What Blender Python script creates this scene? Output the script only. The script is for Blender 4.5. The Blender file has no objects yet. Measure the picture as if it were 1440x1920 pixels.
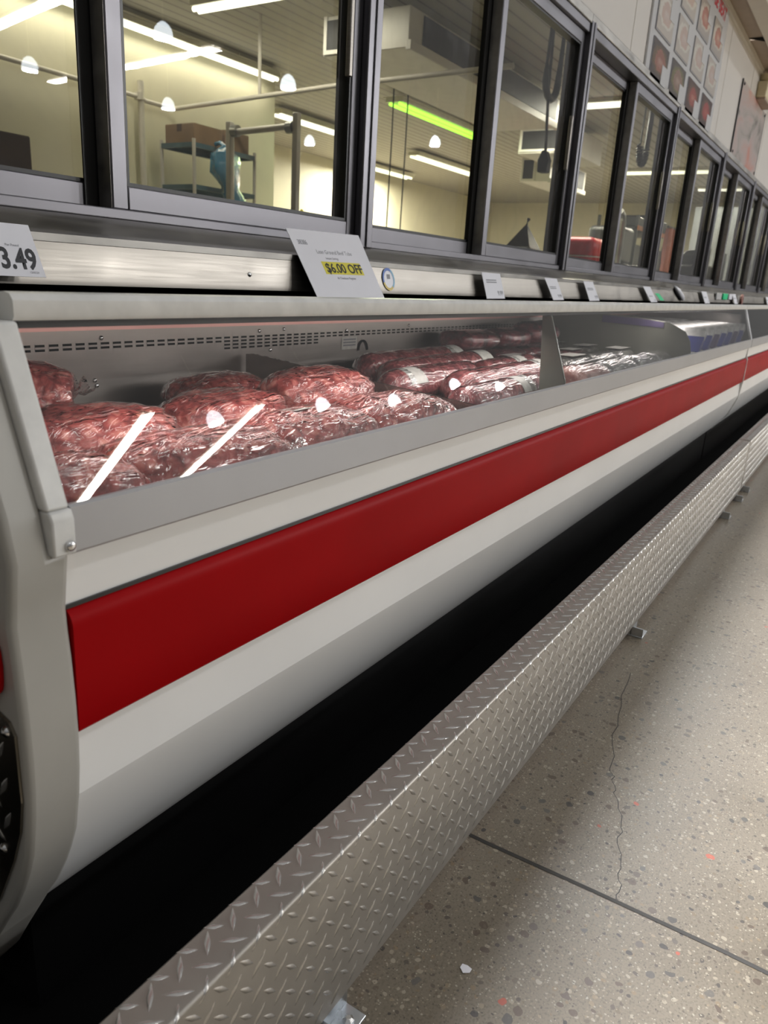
import bpy, bmesh, math, random
from mathutils import Vector, Matrix, noise
random.seed(7)
C = bpy.context.scene.collection
PI = math.pi
R = math.radians

# ------------------------------------------------------------------ materials
def new_mat(name):
    m = bpy.data.materials.new(name); m.use_nodes = True
    nt = m.node_tree
    return m, nt, nt.nodes, nt.links, nt.nodes['Principled BSDF']

def ramp(N, stops):
    r = N.new('ShaderNodeValToRGB')
    e = r.color_ramp.elements
    while len(e) < len(stops): e.new(0.5)
    for i, (p, c) in enumerate(stops):
        e[i].position = p; e[i].color = (*c, 1) if len(c) == 3 else c
    return r

def mat(name, col, rough=0.5, metal=0.0, var=0.06, scale=8, bump=0.0, bscale=60, stretch=(1, 1, 1), coat=0.0, spec=0.5, emit=None, estr=0):
    m, nt, N, L, P = new_mat(name)
    tc = N.new('ShaderNodeTexCoord'); mp = N.new('ShaderNodeMapping'); mp.inputs['Scale'].default_value = stretch
    L.new(tc.outputs['Object'], mp.inputs['Vector'])
    n = N.new('ShaderNodeTexNoise'); n.inputs['Scale'].default_value = scale; n.inputs['Detail'].default_value = 5
    L.new(mp.outputs[0], n.inputs['Vector'])
    lo = tuple(max(0, c * (1 - var)) for c in col); hi = tuple(min(1, c * (1 + var)) for c in col)
    r = ramp(N, [(0.3, lo), (0.7, hi)])
    L.new(n.outputs['Fac'], r.inputs[0]); L.new(r.outputs[0], P.inputs['Base Color'])
    P.inputs['Roughness'].default_value = rough; P.inputs['Metallic'].default_value = metal
    P.inputs['Coat Weight'].default_value = coat; P.inputs['Specular IOR Level'].default_value = spec
    if bump:
        n2 = N.new('ShaderNodeTexNoise'); n2.inputs['Scale'].default_value = bscale; n2.inputs['Detail'].default_value = 4
        L.new(mp.outputs[0], n2.inputs['Vector'])
        b = N.new('ShaderNodeBump'); b.inputs['Strength'].default_value = bump; b.inputs['Distance'].default_value = 0.01
        L.new(n2.outputs['Fac'], b.inputs['Height']); L.new(b.outputs[0], P.inputs['Normal'])
    if emit:
        P.inputs['Emission Color'].default_value = (*emit, 1); P.inputs['Emission Strength'].default_value = estr
    return m

def steel(name, col=(0.55, 0.53, 0.5), rough=0.28, stretch=(1, 1, 60), blotch=0.25, var=0.18, bmp=0.012):
    m, nt, N, L, P = new_mat(name)
    tc = N.new('ShaderNodeTexCoord'); mp = N.new('ShaderNodeMapping'); mp.inputs['Scale'].default_value = stretch
    L.new(tc.outputs['Object'], mp.inputs['Vector'])
    n = N.new('ShaderNodeTexNoise'); n.inputs['Scale'].default_value = 6; n.inputs['Detail'].default_value = 6
    L.new(mp.outputs[0], n.inputs['Vector'])
    n2 = N.new('ShaderNodeTexNoise'); n2.inputs['Scale'].default_value = 5; n2.inputs['Detail'].default_value = 6; n2.inputs['Distortion'].default_value = 1.0
    L.new(tc.outputs['Object'], n2.inputs['Vector'])
    mx = N.new('ShaderNodeMath'); mx.operation = 'MULTIPLY_ADD'; mx.inputs[1].default_value = 0.5
    L.new(n.outputs['Fac'], mx.inputs[0])
    m2 = N.new('ShaderNodeMath'); m2.operation = 'MULTIPLY'; m2.inputs[1].default_value = 0.5
    L.new(n2.outputs['Fac'], m2.inputs[0]); L.new(m2.outputs[0], mx.inputs[2])
    r = ramp(N, [(0.35, tuple(c * (1 - var) for c in col)), (0.65, tuple(min(1, c * (1 + var)) for c in col))])
    L.new(mx.outputs[0], r.inputs[0]); L.new(r.outputs[0], P.inputs['Base Color'])
    rr = N.new('ShaderNodeMapRange'); rr.inputs[1].default_value = .3; rr.inputs[2].default_value = .7
    rr.inputs[3].default_value = rough * (1 - blotch); rr.inputs[4].default_value = rough * (1 + blotch)
    L.new(mx.outputs[0], rr.inputs[0]); L.new(rr.outputs[0], P.inputs['Roughness'])
    P.inputs['Metallic'].default_value = 1
    b = N.new('ShaderNodeBump'); b.inputs['Strength'].default_value = bmp; b.inputs['Distance'].default_value = 0.01
    L.new(mx.outputs[0], b.inputs['Height']); L.new(b.outputs[0], P.inputs['Normal'])
    return m

def clear(name, tint=(1, 1, 1), refl=1.0, rough=0.0, haze=0.0, hazecol=(.8, .8, .8), bump=0.0, bscale=40, smudge=0.0, stretch=(1, 1, 1), ior=1.5):
    """thin pane or film: straight-through light, Fresnel mirror, a little diffuse haze"""
    m, nt, N, L, P = new_mat(name); N.remove(P)
    out = [x for x in N if x.type == 'OUTPUT_MATERIAL'][0]
    tc = N.new('ShaderNodeTexCoord'); mp = N.new('ShaderNodeMapping'); mp.inputs['Scale'].default_value = stretch
    L.new(tc.outputs['Object'], mp.inputs['Vector'])
    t = N.new('ShaderNodeBsdfTransparent'); t.inputs[0].default_value = (*tint, 1)
    d = N.new('ShaderNodeBsdfDiffuse'); d.inputs[0].default_value = (*hazecol, 1)
    g = N.new('ShaderNodeBsdfGlossy'); g.inputs['Roughness'].default_value = rough; g.inputs['Color'].default_value = (1, 1, 1, 1)
    f = N.new('ShaderNodeFresnel'); f.inputs[0].default_value = ior
    if bump:
        n = N.new('ShaderNodeTexNoise'); n.inputs['Scale'].default_value = bscale; n.inputs['Detail'].default_value = 3; n.inputs['Distortion'].default_value = 1.5
        L.new(mp.outputs[0], n.inputs['Vector'])
        b = N.new('ShaderNodeBump'); b.inputs['Strength'].default_value = bump; b.inputs['Distance'].default_value = 0.02
        L.new(n.outputs['Fac'], b.inputs['Height']); L.new(b.outputs[0], g.inputs['Normal']); L.new(b.outputs[0], f.inputs['Normal'])
    ge = N.new('ShaderNodeNewGeometry'); io = N.new('ShaderNodeMapRange'); io.inputs[3].default_value = ior; io.inputs[4].default_value = 1/ior
    L.new(ge.outputs['Backfacing'], io.inputs[0]); L.new(io.outputs[0], f.inputs[0])
    k = N.new('ShaderNodeMath'); k.operation = 'MULTIPLY'; k.inputs[1].default_value = 1.75 * refl; k.use_clamp = True
    L.new(f.outputs[0], k.inputs[0])
    hz = N.new('ShaderNodeMixShader'); hz.inputs[0].default_value = haze
    if smudge:
        n = N.new('ShaderNodeTexNoise'); n.inputs['Scale'].default_value = 7; n.inputs['Detail'].default_value = 8; n.inputs['Distortion'].default_value = 2.0
        L.new(tc.outputs['Object'], n.inputs['Vector'])
        mr = N.new('ShaderNodeMapRange'); mr.inputs[1].default_value = .45; mr.inputs[2].default_value = .8
        mr.inputs[3].default_value = haze; mr.inputs[4].default_value = haze + smudge
        L.new(n.outputs['Fac'], mr.inputs[0]); L.new(mr.outputs[0], hz.inputs[0])
    L.new(t.outputs[0], hz.inputs[1]); L.new(d.outputs[0], hz.inputs[2])
    mx = N.new('ShaderNodeMixShader'); L.new(k.outputs[0], mx.inputs[0]); L.new(hz.outputs[0], mx.inputs[1]); L.new(g.outputs[0], mx.inputs[2])
    L.new(mx.outputs[0], out.inputs[0])
    return m

def emission(name, col, s):
    m, nt, N, L, P = new_mat(name); N.remove(P)
    out = [x for x in N if x.type == 'OUTPUT_MATERIAL'][0]
    e = N.new('ShaderNodeEmission'); e.inputs[0].default_value = (*col, 1); e.inputs[1].default_value = s
    L.new(e.outputs[0], out.inputs[0]); return m

def meat_mat(name, dark, mid, light, scale=55, stretch=(1, 1, 1)):
    m, nt, N, L, P = new_mat(name)
    tc = N.new('ShaderNodeTexCoord')
    n0 = N.new('ShaderNodeTexNoise'); n0.inputs['Scale'].default_value = 16; n0.inputs['Detail'].default_value = 3
    L.new(tc.outputs['Object'], n0.inputs['Vector'])
    va = N.new('ShaderNodeVectorMath'); va.operation = 'SCALE'; va.inputs['Scale'].default_value = 0.075
    L.new(n0.outputs['Color'], va.inputs[0])
    ad = N.new('ShaderNodeVectorMath'); ad.operation = 'ADD'
    L.new(tc.outputs['Object'], ad.inputs[0]); L.new(va.outputs[0], ad.inputs[1])
    mp = N.new('ShaderNodeMapping'); mp.inputs['Scale'].default_value = stretch; L.new(ad.outputs[0], mp.inputs['Vector'])
    v = N.new('ShaderNodeTexVoronoi'); v.inputs['Scale'].default_value = scale; v.feature = 'F1'
    L.new(mp.outputs[0], v.inputs['Vector'])
    n = N.new('ShaderNodeTexNoise'); n.inputs['Scale'].default_value = 45; n.inputs['Detail'].default_value = 6
    L.new(ad.outputs[0], n.inputs['Vector'])
    mx = N.new('ShaderNodeMath'); mx.operation = 'MULTIPLY_ADD'; mx.inputs[1].default_value = -0.55; 
    L.new(v.outputs['Distance'], mx.inputs[0]); L.new(n.outputs['Fac'], mx.inputs[2])
    r = ramp(N, [(0.05, dark), (0.28, mid), (0.5, light)])
    L.new(mx.outputs[0], r.inputs[0]); L.new(r.outputs[0], P.inputs['Base Color'])
    b = N.new('ShaderNodeBump'); b.inputs['Strength'].default_value = 0.6; b.inputs['Distance'].default_value = 0.006
    L.new(mx.outputs[0], b.inputs['Height']); L.new(b.outputs[0], P.inputs['Normal'])
    P.inputs['Roughness'].default_value = 0.42; P.inputs['Subsurface Weight'].default_value = 0.0
    return m

def floor_mat():
    m, nt, N, L, P = new_mat('polished_aggregate_concrete')
    tc = N.new('ShaderNodeTexCoord')
    base = N.new('ShaderNodeTexNoise'); base.inputs['Scale'].default_value = 2.2; base.inputs['Detail'].default_value = 8
    L.new(tc.outputs['Object'], base.inputs['Vector'])
    rb = ramp(N, [(0.3, (0.175, 0.145, 0.105)), (0.7, (0.26, 0.22, 0.165))]); L.new(base.outputs['Fac'], rb.inputs[0])
    fine = N.new('ShaderNodeTexNoise'); fine.inputs['Scale'].default_value = 260; fine.inputs['Detail'].default_value = 4
    L.new(tc.outputs['Object'], fine.inputs['Vector'])
    rf = ramp(N, [(0.3, (0.55, 0.55, 0.55)), (0.5, (1, 1, 1)), (0.72, (1.0, 1.0, 1.0))]); L.new(fine.outputs['Fac'], rf.inputs[0])
    mul = N.new('ShaderNodeMix'); mul.data_type = 'RGBA'; mul.blend_type = 'MULTIPLY'; mul.inputs[0].default_value = 0.75
    L.new(rb.outputs[0], mul.inputs[6]); L.new(rf.outputs[0], mul.inputs[7])
    cur = mul.outputs[2]
    wob = N.new('ShaderNodeTexNoise'); wob.inputs['Scale'].default_value = 40; L.new(tc.outputs['Object'], wob.inputs['Vector'])
    ws = N.new('ShaderNodeVectorMath'); ws.operation = 'SCALE'; ws.inputs['Scale'].default_value = 0.012; L.new(wob.outputs['Color'], ws.inputs[0])
    wa = N.new('ShaderNodeVectorMath'); wa.operation = 'ADD'; L.new(tc.outputs['Object'], wa.inputs[0]); L.new(ws.outputs[0], wa.inputs[1])
    for sc, keep, stops in [(95, 0.62, [(0.0, (0.05, 0.045, 0.04)), (0.35, (0.13, 0.1, 0.075)), (0.6, (0.24, 0.18, 0.11)), (0.8, (0.38, 0.33, 0.25))]),
                            (230, 0.6, [(0.0, (0.07, 0.06, 0.05)), (0.4, (0.17, 0.14, 0.1)), (0.7, (0.34, 0.29, 0.21)), (0.9, (0.42, 0.38, 0.3))]),
                            (48, 0.86, [(0.0, (0.03, 0.03, 0.03)), (0.4, (0.12, 0.11, 0.1)), (0.7, (0.1, 0.07, 0.05)), (0.97, (0.1, 0.07, 0.05)), (0.985, (0.45, 0.09, 0.05))])]:
        v = N.new('ShaderNodeTexVoronoi'); v.voronoi_dimensions = '2D'; v.inputs['Scale'].default_value = sc; L.new(wa.outputs[0], v.inputs['Vector'])
        sep = N.new('ShaderNodeSeparateColor'); L.new(v.outputs['Color'], sep.inputs[0])
        g = N.new('ShaderNodeMath'); g.operation = 'GREATER_THAN'; g.inputs[1].default_value = keep; L.new(sep.outputs[0], g.inputs[0])
        ns = N.new('ShaderNodeMath'); ns.operation = 'MULTIPLY_ADD'; ns.inputs[1].default_value = 0.26; ns.inputs[2].default_value = 0.12; L.new(sep.outputs[2], ns.inputs[0])
        le = N.new('ShaderNodeMath'); le.operation = 'LESS_THAN'; L.new(v.outputs['Distance'], le.inputs[0]); L.new(ns.outputs[0], le.inputs[1])
        a = N.new('ShaderNodeMath'); a.operation = 'MULTIPLY'; L.new(g.outputs[0], a.inputs[0]); L.new(le.outputs[0], a.inputs[1])
        a2 = N.new('ShaderNodeMath'); a2.operation = 'MULTIPLY'; a2.inputs[1].default_value = 0.85; L.new(a.outputs[0], a2.inputs[0])
        rc = ramp(N, stops); L.new(sep.outputs[1], rc.inputs[0])
        mx = N.new('ShaderNodeMix'); mx.data_type = 'RGBA'; L.new(a2.outputs[0], mx.inputs[0]); L.new(cur, mx.inputs[6]); L.new(rc.outputs[0], mx.inputs[7])
        cur = mx.outputs[2]
    L.new(cur, P.inputs['Base Color'])
    rr = N.new('ShaderNodeMapRange'); rr.inputs[1].default_value = .3; rr.inputs[2].default_value = .7; rr.inputs[3].default_value = .3; rr.inputs[4].default_value = .46
    L.new(base.outputs['Fac'], rr.inputs[0]); L.new(rr.outputs[0], P.inputs['Roughness'])
    P.inputs['Specular IOR Level'].default_value = 0.5
    b = N.new('ShaderNodeBump'); b.inputs['Strength'].default_value = 0.05; b.inputs['Distance'].default_value = 0.003
    L.new(fine.outputs['Fac'], b.inputs['Height']); L.new(b.outputs[0], P.inputs['Normal'])
    return m

M = {}
M['white'] = mat('white_enamel', (0.84, 0.84, 0.83), 0.3, var=0.035, scale=3, coat=0.2)
M['offwhite'] = mat('scuffed_white_enamel', (0.68, 0.68, 0.66), 0.35, var=0.1, scale=30)
M['grey_abs'] = mat('grey_end_panel_plastic', (0.40, 0.39, 0.36), 0.38, var=0.06, scale=9, bump=0.03, bscale=20)
M['red'] = mat('red_vinyl_bumper', (0.33, 0.002, 0.004), 0.45, var=0.1, scale=4, bump=0.012, bscale=400, spec=0.06)
M['alu'] = mat('grey_anodised_strip', (0.42, 0.42, 0.43), 0.35, metal=0.35, var=0.05, scale=4)
M['black'] = mat('black_rubber', (0.007, 0.007, 0.0075), 0.4, var=0.2, scale=6, spec=0.3)
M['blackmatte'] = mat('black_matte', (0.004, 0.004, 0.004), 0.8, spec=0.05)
M['seal'] = mat('black_gasket', (0.01, 0.01, 0.01), 0.35)
M['steel'] = steel('brushed_stainless', (0.30, 0.278, 0.248), 0.42, (1, 1, 40))
M['frame'] = steel('window_stainless', (0.205, 0.20, 0.215), 0.40, (1, 12, 1), var=0.07, bmp=0.0, blotch=.15)
M['frame2'] = steel('window_stainless_light', (0.36, 0.345, 0.32), 0.4, (1, 6, 6), bmp=0.004)
M['interior'] = steel('case_liner_stainless', (0.36, 0.33, 0.31), 0.42, (1, 1, 10), var=0.1)
M['lip_meat_tint'] = steel('case_lip_meat_reflection', (0.62, 0.36, 0.33), 0.4, (1, 1, 10), var=0.1)  # pink colour paints the meat's reflection in the stainless lip
M['tread'] = mat('aluminium_tread_plate', (0.36, 0.335, 0.30), 0.42, metal=0.6, var=0.1, scale=12)
M['lozenge'] = mat('glint_lozenge_tops', (0.60, 0.585, 0.56), 0.27, metal=0.85, var=0.05)  # lighter than the plate, painting glints on the raised lozenges
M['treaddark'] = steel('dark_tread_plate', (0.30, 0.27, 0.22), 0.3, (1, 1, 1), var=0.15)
M['galv'] = steel('galvanised_steel', (0.6, 0.63, 0.66), 0.3, (3, 3, 3), var=0.25)
M['chrome'] = steel('bright_screw', (0.7, 0.7, 0.7), 0.18, (1, 1, 1))
M['glass'] = clear('case_glass', (0.95, 0.955, 0.94), 1.0, haze=0.006, smudge=0.02)
M['winglass'] = clear('window_glass', (0.95, 0.96, 0.93), 1.0, haze=0.02, smudge=0.05, bump=0.004, bscale=3)
M['film'] = clear('clear_bag_film', (0.97, 0.96, 0.95), 0.8, rough=0.09, haze=0.04, hazecol=(.9, .7, .68), bump=0.8, bscale=26, smudge=0.03, stretch=(0.5, 1.5, 1.3))
M['filmflat'] = clear('clear_bag_tail', (0.9, 0.85, 0.84), 1.6, rough=0.08, haze=0.14, hazecol=(.8, .62, .6), bump=0.8, bscale=30, stretch=(0.3, 2, 2))
M['acrylic'] = clear('smoked_acrylic', (0.55, 0.5, 0.47), 1.0, haze=0.2, hazecol=(.33, .3, .28))
M['greenglass'] = mat('grey_green_acrylic', (0.19, 0.19, 0.16), 0.2, var=0.05)
M['beef'] = meat_mat('ground_beef', (0.2, 0.016, 0.016), (0.46, 0.075, 0.065), (0.74, 0.27, 0.22))
M['beefdark'] = meat_mat('ground_beef_in_tube', (0.17, 0.018, 0.024), (0.36, 0.055, 0.06), (0.58, 0.2, 0.19), 70)
M['steak'] = meat_mat('vacuum_packed_beef', (0.07, 0.006, 0.011), (0.21, 0.02, 0.03), (0.38, 0.08, 0.085), 22)
M['greypack'] = meat_mat('overwrapped_dark_pack', (0.03, 0.03, 0.026), (0.12, 0.115, 0.1), (0.32, 0.32, 0.28), 30)
M['pinkmeat'] = meat_mat('pale_pink_meat', (0.3, 0.1, 0.08), (0.5, 0.24, 0.2), (0.65, 0.42, 0.36), 25)
M['shine'] = clear('tight_vacuum_film', (0.96, 0.95, 0.95), 0.9, rough=0.12, haze=0.05, bump=0.45, bscale=24, stretch=(0.08, 1.6, 1.6))
M['paper'] = mat('white_paper', (0.86, 0.85, 0.89), 0.35, var=0.02)
M['label'] = mat('pale_label', (0.58, 0.57, 0.53), 0.4, var=0.12, scale=60)
M['ink'] = mat('black_ink', (0.015, 0.015, 0.02), 0.5)
M['greyink'] = mat('grey_ink', (0.25, 0.25, 0.27), 0.5)
M['yellow'] = mat('yellow_highlighter', (0.8, 0.7, 0.06), 0.5, var=0.05)
M['blue'] = mat('blue_print', (0.05, 0.06, 0.3), 0.35, var=0.15)
M['purple'] = mat('purple_strip', (0.10, 0.075, 0.17), 0.35, var=0.1)
M['traywhite'] = mat('white_tray_film', (0.8, 0.79, 0.77), 0.25, var=0.2, scale=40, coat=0.5)
M['green'] = mat('green_print', (0.03, 0.75, 0.3), 0.3)
M['wallpanel'] = mat('white_wall_panel', (0.70, 0.675, 0.64), 0.28, var=0.03, scale=1.2)
M['cream'] = mat('cream_room_wall', (0.66, 0.62, 0.46), 0.5, var=0.04, scale=1.5)
M['greywall'] = mat('grey_room_wall', (0.28, 0.30, 0.32), 0.5, var=0.06, scale=3, stretch=(1, 6, 0.2))
M['roomfloor'] = mat('room_floor', (0.22, 0.2, 0.17), 0.5)
M['pipe'] = mat('painted_pipe', (0.62, 0.58, 0.5), 0.4, var=0.05)
M['rackblue'] = mat('blue_green_epoxy_wire', (0.06, 0.11, 0.13), 0.4, var=0.2)
M['rackpost'] = mat('rack_post', (0.55, 0.52, 0.46), 0.4, metal=0.2)
M['card'] = mat('brown_cardboard', (0.2, 0.125, 0.07), 0.7, var=0.12, scale=5)
M['carddark'] = mat('dark_cardboard', (0.075, 0.045, 0.03), 0.7, var=0.12, scale=5)
M['bluebag'] = clear('blue_plastic_bag', (0.15, 0.4, 0.55), 1.3, rough=0.15, haze=0.5, hazecol=(0.06, 0.3, 0.5), bump=0.8, bscale=20)
M['tube'] = emission('fluorescent_tube', (1.0, 0.97, 0.76), 2.6)
M['tubewarm'] = emission('warm_fluorescent_tube', (1.0, 0.98, 0.66), 2.6)
M['fixture'] = mat('fixture_enamel', (0.7, 0.68, 0.55), 0.4)
M['evap'] = mat('evaporator_casing', (0.75, 0.72, 0.65), 0.4, var=0.04)
M['coil'] = mat('evaporator_coil', (0.025, 0.024, 0.026), 0.5, var=0.3, scale=1, stretch=(120, 1, 1))
M['cord'] = mat('black_cord', (0.012, 0.012, 0.012), 0.5)
M['machine'] = mat('machine_grey', (0.03, 0.03, 0.032), 0.4, metal=0.0, var=0.2)
M['machinesteel'] = steel('machine_steel', (0.3, 0.3, 0.28), 0.35, (1, 1, 1))
M['redplastic'] = mat('red_plastic', (0.55, 0.02, 0.04), 0.35, var=0.1)
M['orange'] = mat('orange_shelf_strip', (0.5, 0.17, 0.05), 0.5, var=0.15)
M['salmon'] = mat('salmon_sheet', (0.65, 0.22, 0.13), 0.5, var=0.2, scale=6)
M['blackbag'] = mat('black_plastic_bag', (0.012, 0.012, 0.014), 0.25, var=0.3)
M['soffit'] = mat('tan_soffit_board', (0.34, 0.27, 0.21), 0.6, var=0.05)
M['beam'] = mat('cream_painted_trim', (0.6, 0.56, 0.48), 0.4, var=0.03)
M['lampcream'] = mat('cream_lamp_housing', (0.62, 0.55, 0.36), 0.4)
M['signgrey'] = mat('sign_board', (0.60, 0.61, 0.63), 0.22, var=0.015)
M['signred'] = mat('red_sign_lettering', (0.55, 0.03, 0.05), 0.3)
M['floor'] = floor_mat()
M['joint'] = mat('joint_filler', (0.035, 0.032, 0.028), 0.6, var=0.3, scale=30)

def ceiling_mat():
    m, nt, N, L, P = new_mat('plank_ceiling')
    tc = N.new('ShaderNodeTexCoord')
    w = N.new('ShaderNodeTexWave'); w.wave_type = 'BANDS'; w.bands_direction = 'Y'; w.inputs['Scale'].default_value = 2.2; w.inputs['Distortion'].default_value = 0.0
    L.new(tc.outputs['Object'], w.inputs['Vector'])
    r = ramp(N, [(0.0, (0.14, 0.125, 0.1)), (0.08, (0.4, 0.37, 0.31)), (1.0, (0.44, 0.41, 0.345))])
    L.new(w.outputs['Fac'], r.inputs[0]); L.new(r.outputs[0], P.inputs['Base Color']); P.inputs['Roughness'].default_value = 0.5
    return m
M['ceil'] = ceiling_mat()

def picture_mat(name, bg, ob, ob2, plate):
    """a printed food photograph: dark board, an oval of meat, a pale garnish band"""
    m, nt, N, L, P = new_mat(name)
    tc = N.new('ShaderNodeTexCoord')
    mp = N.new('ShaderNodeMapping'); mp.inputs['Location'].default_value = (-0.5, -0.5, -0.55); L.new(tc.outputs['Generated'], mp.inputs['Vector'])
    n = N.new('ShaderNodeTexNoise'); n.inputs['Scale'].default_value = 4; n.inputs['Detail'].default_value = 6; L.new(tc.outputs['Generated'], n.inputs['Vector'])
    sx = N.new('ShaderNodeSeparateXYZ'); L.new(mp.outputs[0], sx.inputs[0])
    cx = N.new('ShaderNodeCombineXYZ'); 
    a = N.new('ShaderNodeMath'); a.operation = 'MULTIPLY'; a.inputs[1].default_value = 0.95; L.new(sx.outputs[0], a.inputs[0]); L.new(a.outputs[0], cx.inputs[0])
    a = N.new('ShaderNodeMath'); a.operation = 'MULTIPLY'; a.inputs[1].default_value = 1.25; L.new(sx.outputs[2], a.inputs[0]); L.new(a.outputs[0], cx.inputs[1])
    ln = N.new('ShaderNodeVectorMath'); ln.operation = 'LENGTH'; L.new(cx.outputs[0], ln.inputs[0])
    ad = N.new('ShaderNodeMath'); ad.operation = 'MULTIPLY_ADD'; ad.inputs[1].default_value = 0.42; L.new(n.outputs['Fac'], ad.inputs[0]); L.new(ln.outputs['Value'], ad.inputs[2])
    r = ramp(N, [(0.26, ob2), (0.4, ob), (0.53, ob), (0.56, plate), (0.64, plate), (0.68, bg)])
    L.new(ad.outputs[0], r.inputs[0]); L.new(r.outputs[0], P.inputs['Base Color']); P.inputs['Roughness'].default_value = 0.15
    P.inputs['Coat Weight'].default_value = 0.6
    return m
PICS = [picture_mat('steak_photo_a', (0.12, 0.1, 0.095), (0.36, 0.17, 0.13), (0.5, 0.3, 0.25), (0.2, 0.14, 0.09)),
        picture_mat('steak_photo_b', (0.13, 0.11, 0.1), (0.33, 0.22, 0.17), (0.45, 0.33, 0.28), (0.22, 0.2, 0.1)),
        picture_mat('steak_photo_c', (0.12, 0.07, 0.06), (0.4, 0.1, 0.08), (0.5, 0.22, 0.17), (0.16, 0.1, 0.07)),
        picture_mat('steak_photo_d', (0.1, 0.06, 0.055), (0.42, 0.08, 0.07), (0.5, 0.15, 0.12), (0.16, 0.1, 0.07)),
        picture_mat('plate_photo_glare', (0.62, 0.57, 0.52), (0.66, 0.52, 0.46), (0.7, 0.6, 0.56), (0.75, 0.72, 0.66)),  # this and the next are pale to paint glare on the upper rows
        picture_mat('roast_photo_glare', (0.5, 0.46, 0.43), (0.5, 0.2, 0.18), (0.6, 0.36, 0.32), (0.7, 0.64, 0.58))]
def poster_mat():
    m, nt, N, L, P = new_mat('faded_poster')
    tc = N.new('ShaderNodeTexCoord'); n = N.new('ShaderNodeTexNoise'); n.inputs['Scale'].default_value = 2.6; n.inputs['Detail'].default_value = 7; n.inputs['Distortion'].default_value = .8
    L.new(tc.outputs['Generated'], n.inputs['Vector'])
    r = ramp(N, [(.3, (.22, .2, .19)), (.42, (.45, .41, .39)), (.5, (.52, .44, .42)), (.6, (.56, .40, .37)), (.7, (.62, .3, .25))])
    L.new(n.outputs['Fac'], r.inputs[0]); L.new(r.outputs[0], P.inputs['Base Color']); P.inputs['Roughness'].default_value = .2; return m
POSTER = poster_mat()

# ------------------------------------------------------------------ mesh helpers
class MB:
    def __init__(s): s.v = []; s.f = []
    def add(s, vs, fs):
        o = len(s.v); s.v += [tuple(v) for v in vs]; s.f += [tuple(i + o for i in f) for f in fs]; return s
    def box(s, x0, x1, y0, y1, z0, z1, rot=None, piv=None):
        vs = [Vector(p) for p in [(x0,y0,z0),(x1,y0,z0),(x1,y1,z0),(x0,y1,z0),(x0,y0,z1),(x1,y0,z1),(x1,y1,z1),(x0,y1,z1)]]
        if rot is not None:
            p = Vector(piv) if piv else Vector(((x0+x1)/2,(y0+y1)/2,(z0+z1)/2)); vs = [rot @ (v - p) + p for v in vs]
        return s.add(vs, [(0,3,2,1),(4,5,6,7),(0,1,5,4),(1,2,6,5),(2,3,7,6),(3,0,4,7)])
    def prism(s, prof, x0, x1, caps=True):
        """profile of (y,z) points, counter-clockwise seen from -X, extruded along X"""
        n = len(prof)
        vs = [(x0, y, z) for y, z in prof] + [(x1, y, z) for y, z in prof]
        fs = [(i, (i+1) % n, (i+1) % n + n, i + n) for i in range(n)]
        if caps: fs += [tuple(range(n-1, -1, -1)), tuple(range(n, 2*n))]
        return s.add(vs, fs)
    def sheet(s, prof, x0, x1, nx=1):
        n = len(prof)
        vs = [(x0 + (x1-x0)*k/nx, y, z) for k in range(nx+1) for y, z in prof]
        return s.add(vs, [(k*n+i, k*n+i+1, (k+1)*n+i+1, (k+1)*n+i) for k in range(nx) for i in range(n-1)])
    def quad(s, *p): return s.add(p, [(0,1,2,3)])
    def tube(s, pts, r, n=10, caps=True):
        pts = [Vector(p) for p in pts]; rs = r if isinstance(r, (list, tuple)) else [r]*len(pts)
        rings = []; up = Vector((0.13, 0.31, 0.94))
        for i, p in enumerate(pts):
            t = (pts[min(i+1, len(pts)-1)] - pts[max(i-1, 0)]).normalized()
            a = t.cross(up)
            if a.length < 1e-3: a = t.cross(Vector((1, 0, 0)))
            a.normalize(); b = t.cross(a)
            rings.append([p + (a*math.cos(2*PI*k/n) + b*math.sin(2*PI*k/n))*rs[i] for k in range(n)])
        vs = [v for rg in rings for v in rg]; m = len(pts)
        fs = [(i*n+k, i*n+(k+1) % n, (i+1)*n+(k+1) % n, (i+1)*n+k) for i in range(m-1) for k in range(n)]
        if caps: fs += [tuple(range(n-1, -1, -1)), tuple((m-1)*n+k for k in range(n))]
        return s.add(vs, fs)
    def lathe(s, c, prof, n=20, axis='z'):
        vs = []
        for r, h in prof:
            for k in range(n):
                a = 2*PI*k/n
                p = (r*math.cos(a), r*math.sin(a), h)
                if axis == 'y': p = (p[0], p[2], p[1])
                if axis == 'x': p = (p[2], p[0], p[1])
                vs.append((c[0]+p[0], c[1]+p[1], c[2]+p[2]))
        m = len(prof)
        fs = [(i*n+k, i*n+(k+1) % n, (i+1)*n+(k+1) % n, (i+1)*n+k) for i in range(m-1) for k in range(n)]
        fs += [tuple(range(n-1, -1, -1)), tuple((m-1)*n+k for k in range(n))]
        return s.add(vs, fs)
    def build(s, name, m, parent=None, smooth=False, bevel=0, seg=2, angle=40):
        me = bpy.data.meshes.new(name)
        off = parent_origin(parent)
        me.from_pydata([(v[0]-off[0], v[1]-off[1], v[2]-off[2]) for v in s.v], [], s.f); me.update()
        bm = bmesh.new(); bm.from_mesh(me); bmesh.ops.recalc_face_normals(bm, faces=bm.faces[:]); bm.to_mesh(me); bm.free()
        o = bpy.data.objects.new(name, me); C.objects.link(o)
        me.materials.append(m)
        if parent is not None: o.parent = parent
        if smooth:
            for p in me.polygons: p.use_smooth = True
            if angle < 180:
                me.set_sharp_from_angle(angle=R(angle))
        if bevel:
            b = o.modifiers.new('bevel', 'BEVEL'); b.width = bevel; b.segments = seg; b.limit_method = 'ANGLE'; b.angle_limit = R(35)
            for p in me.polygons: p.use_smooth = True
            me.set_sharp_from_angle(angle=R(60))
        return o

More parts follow.
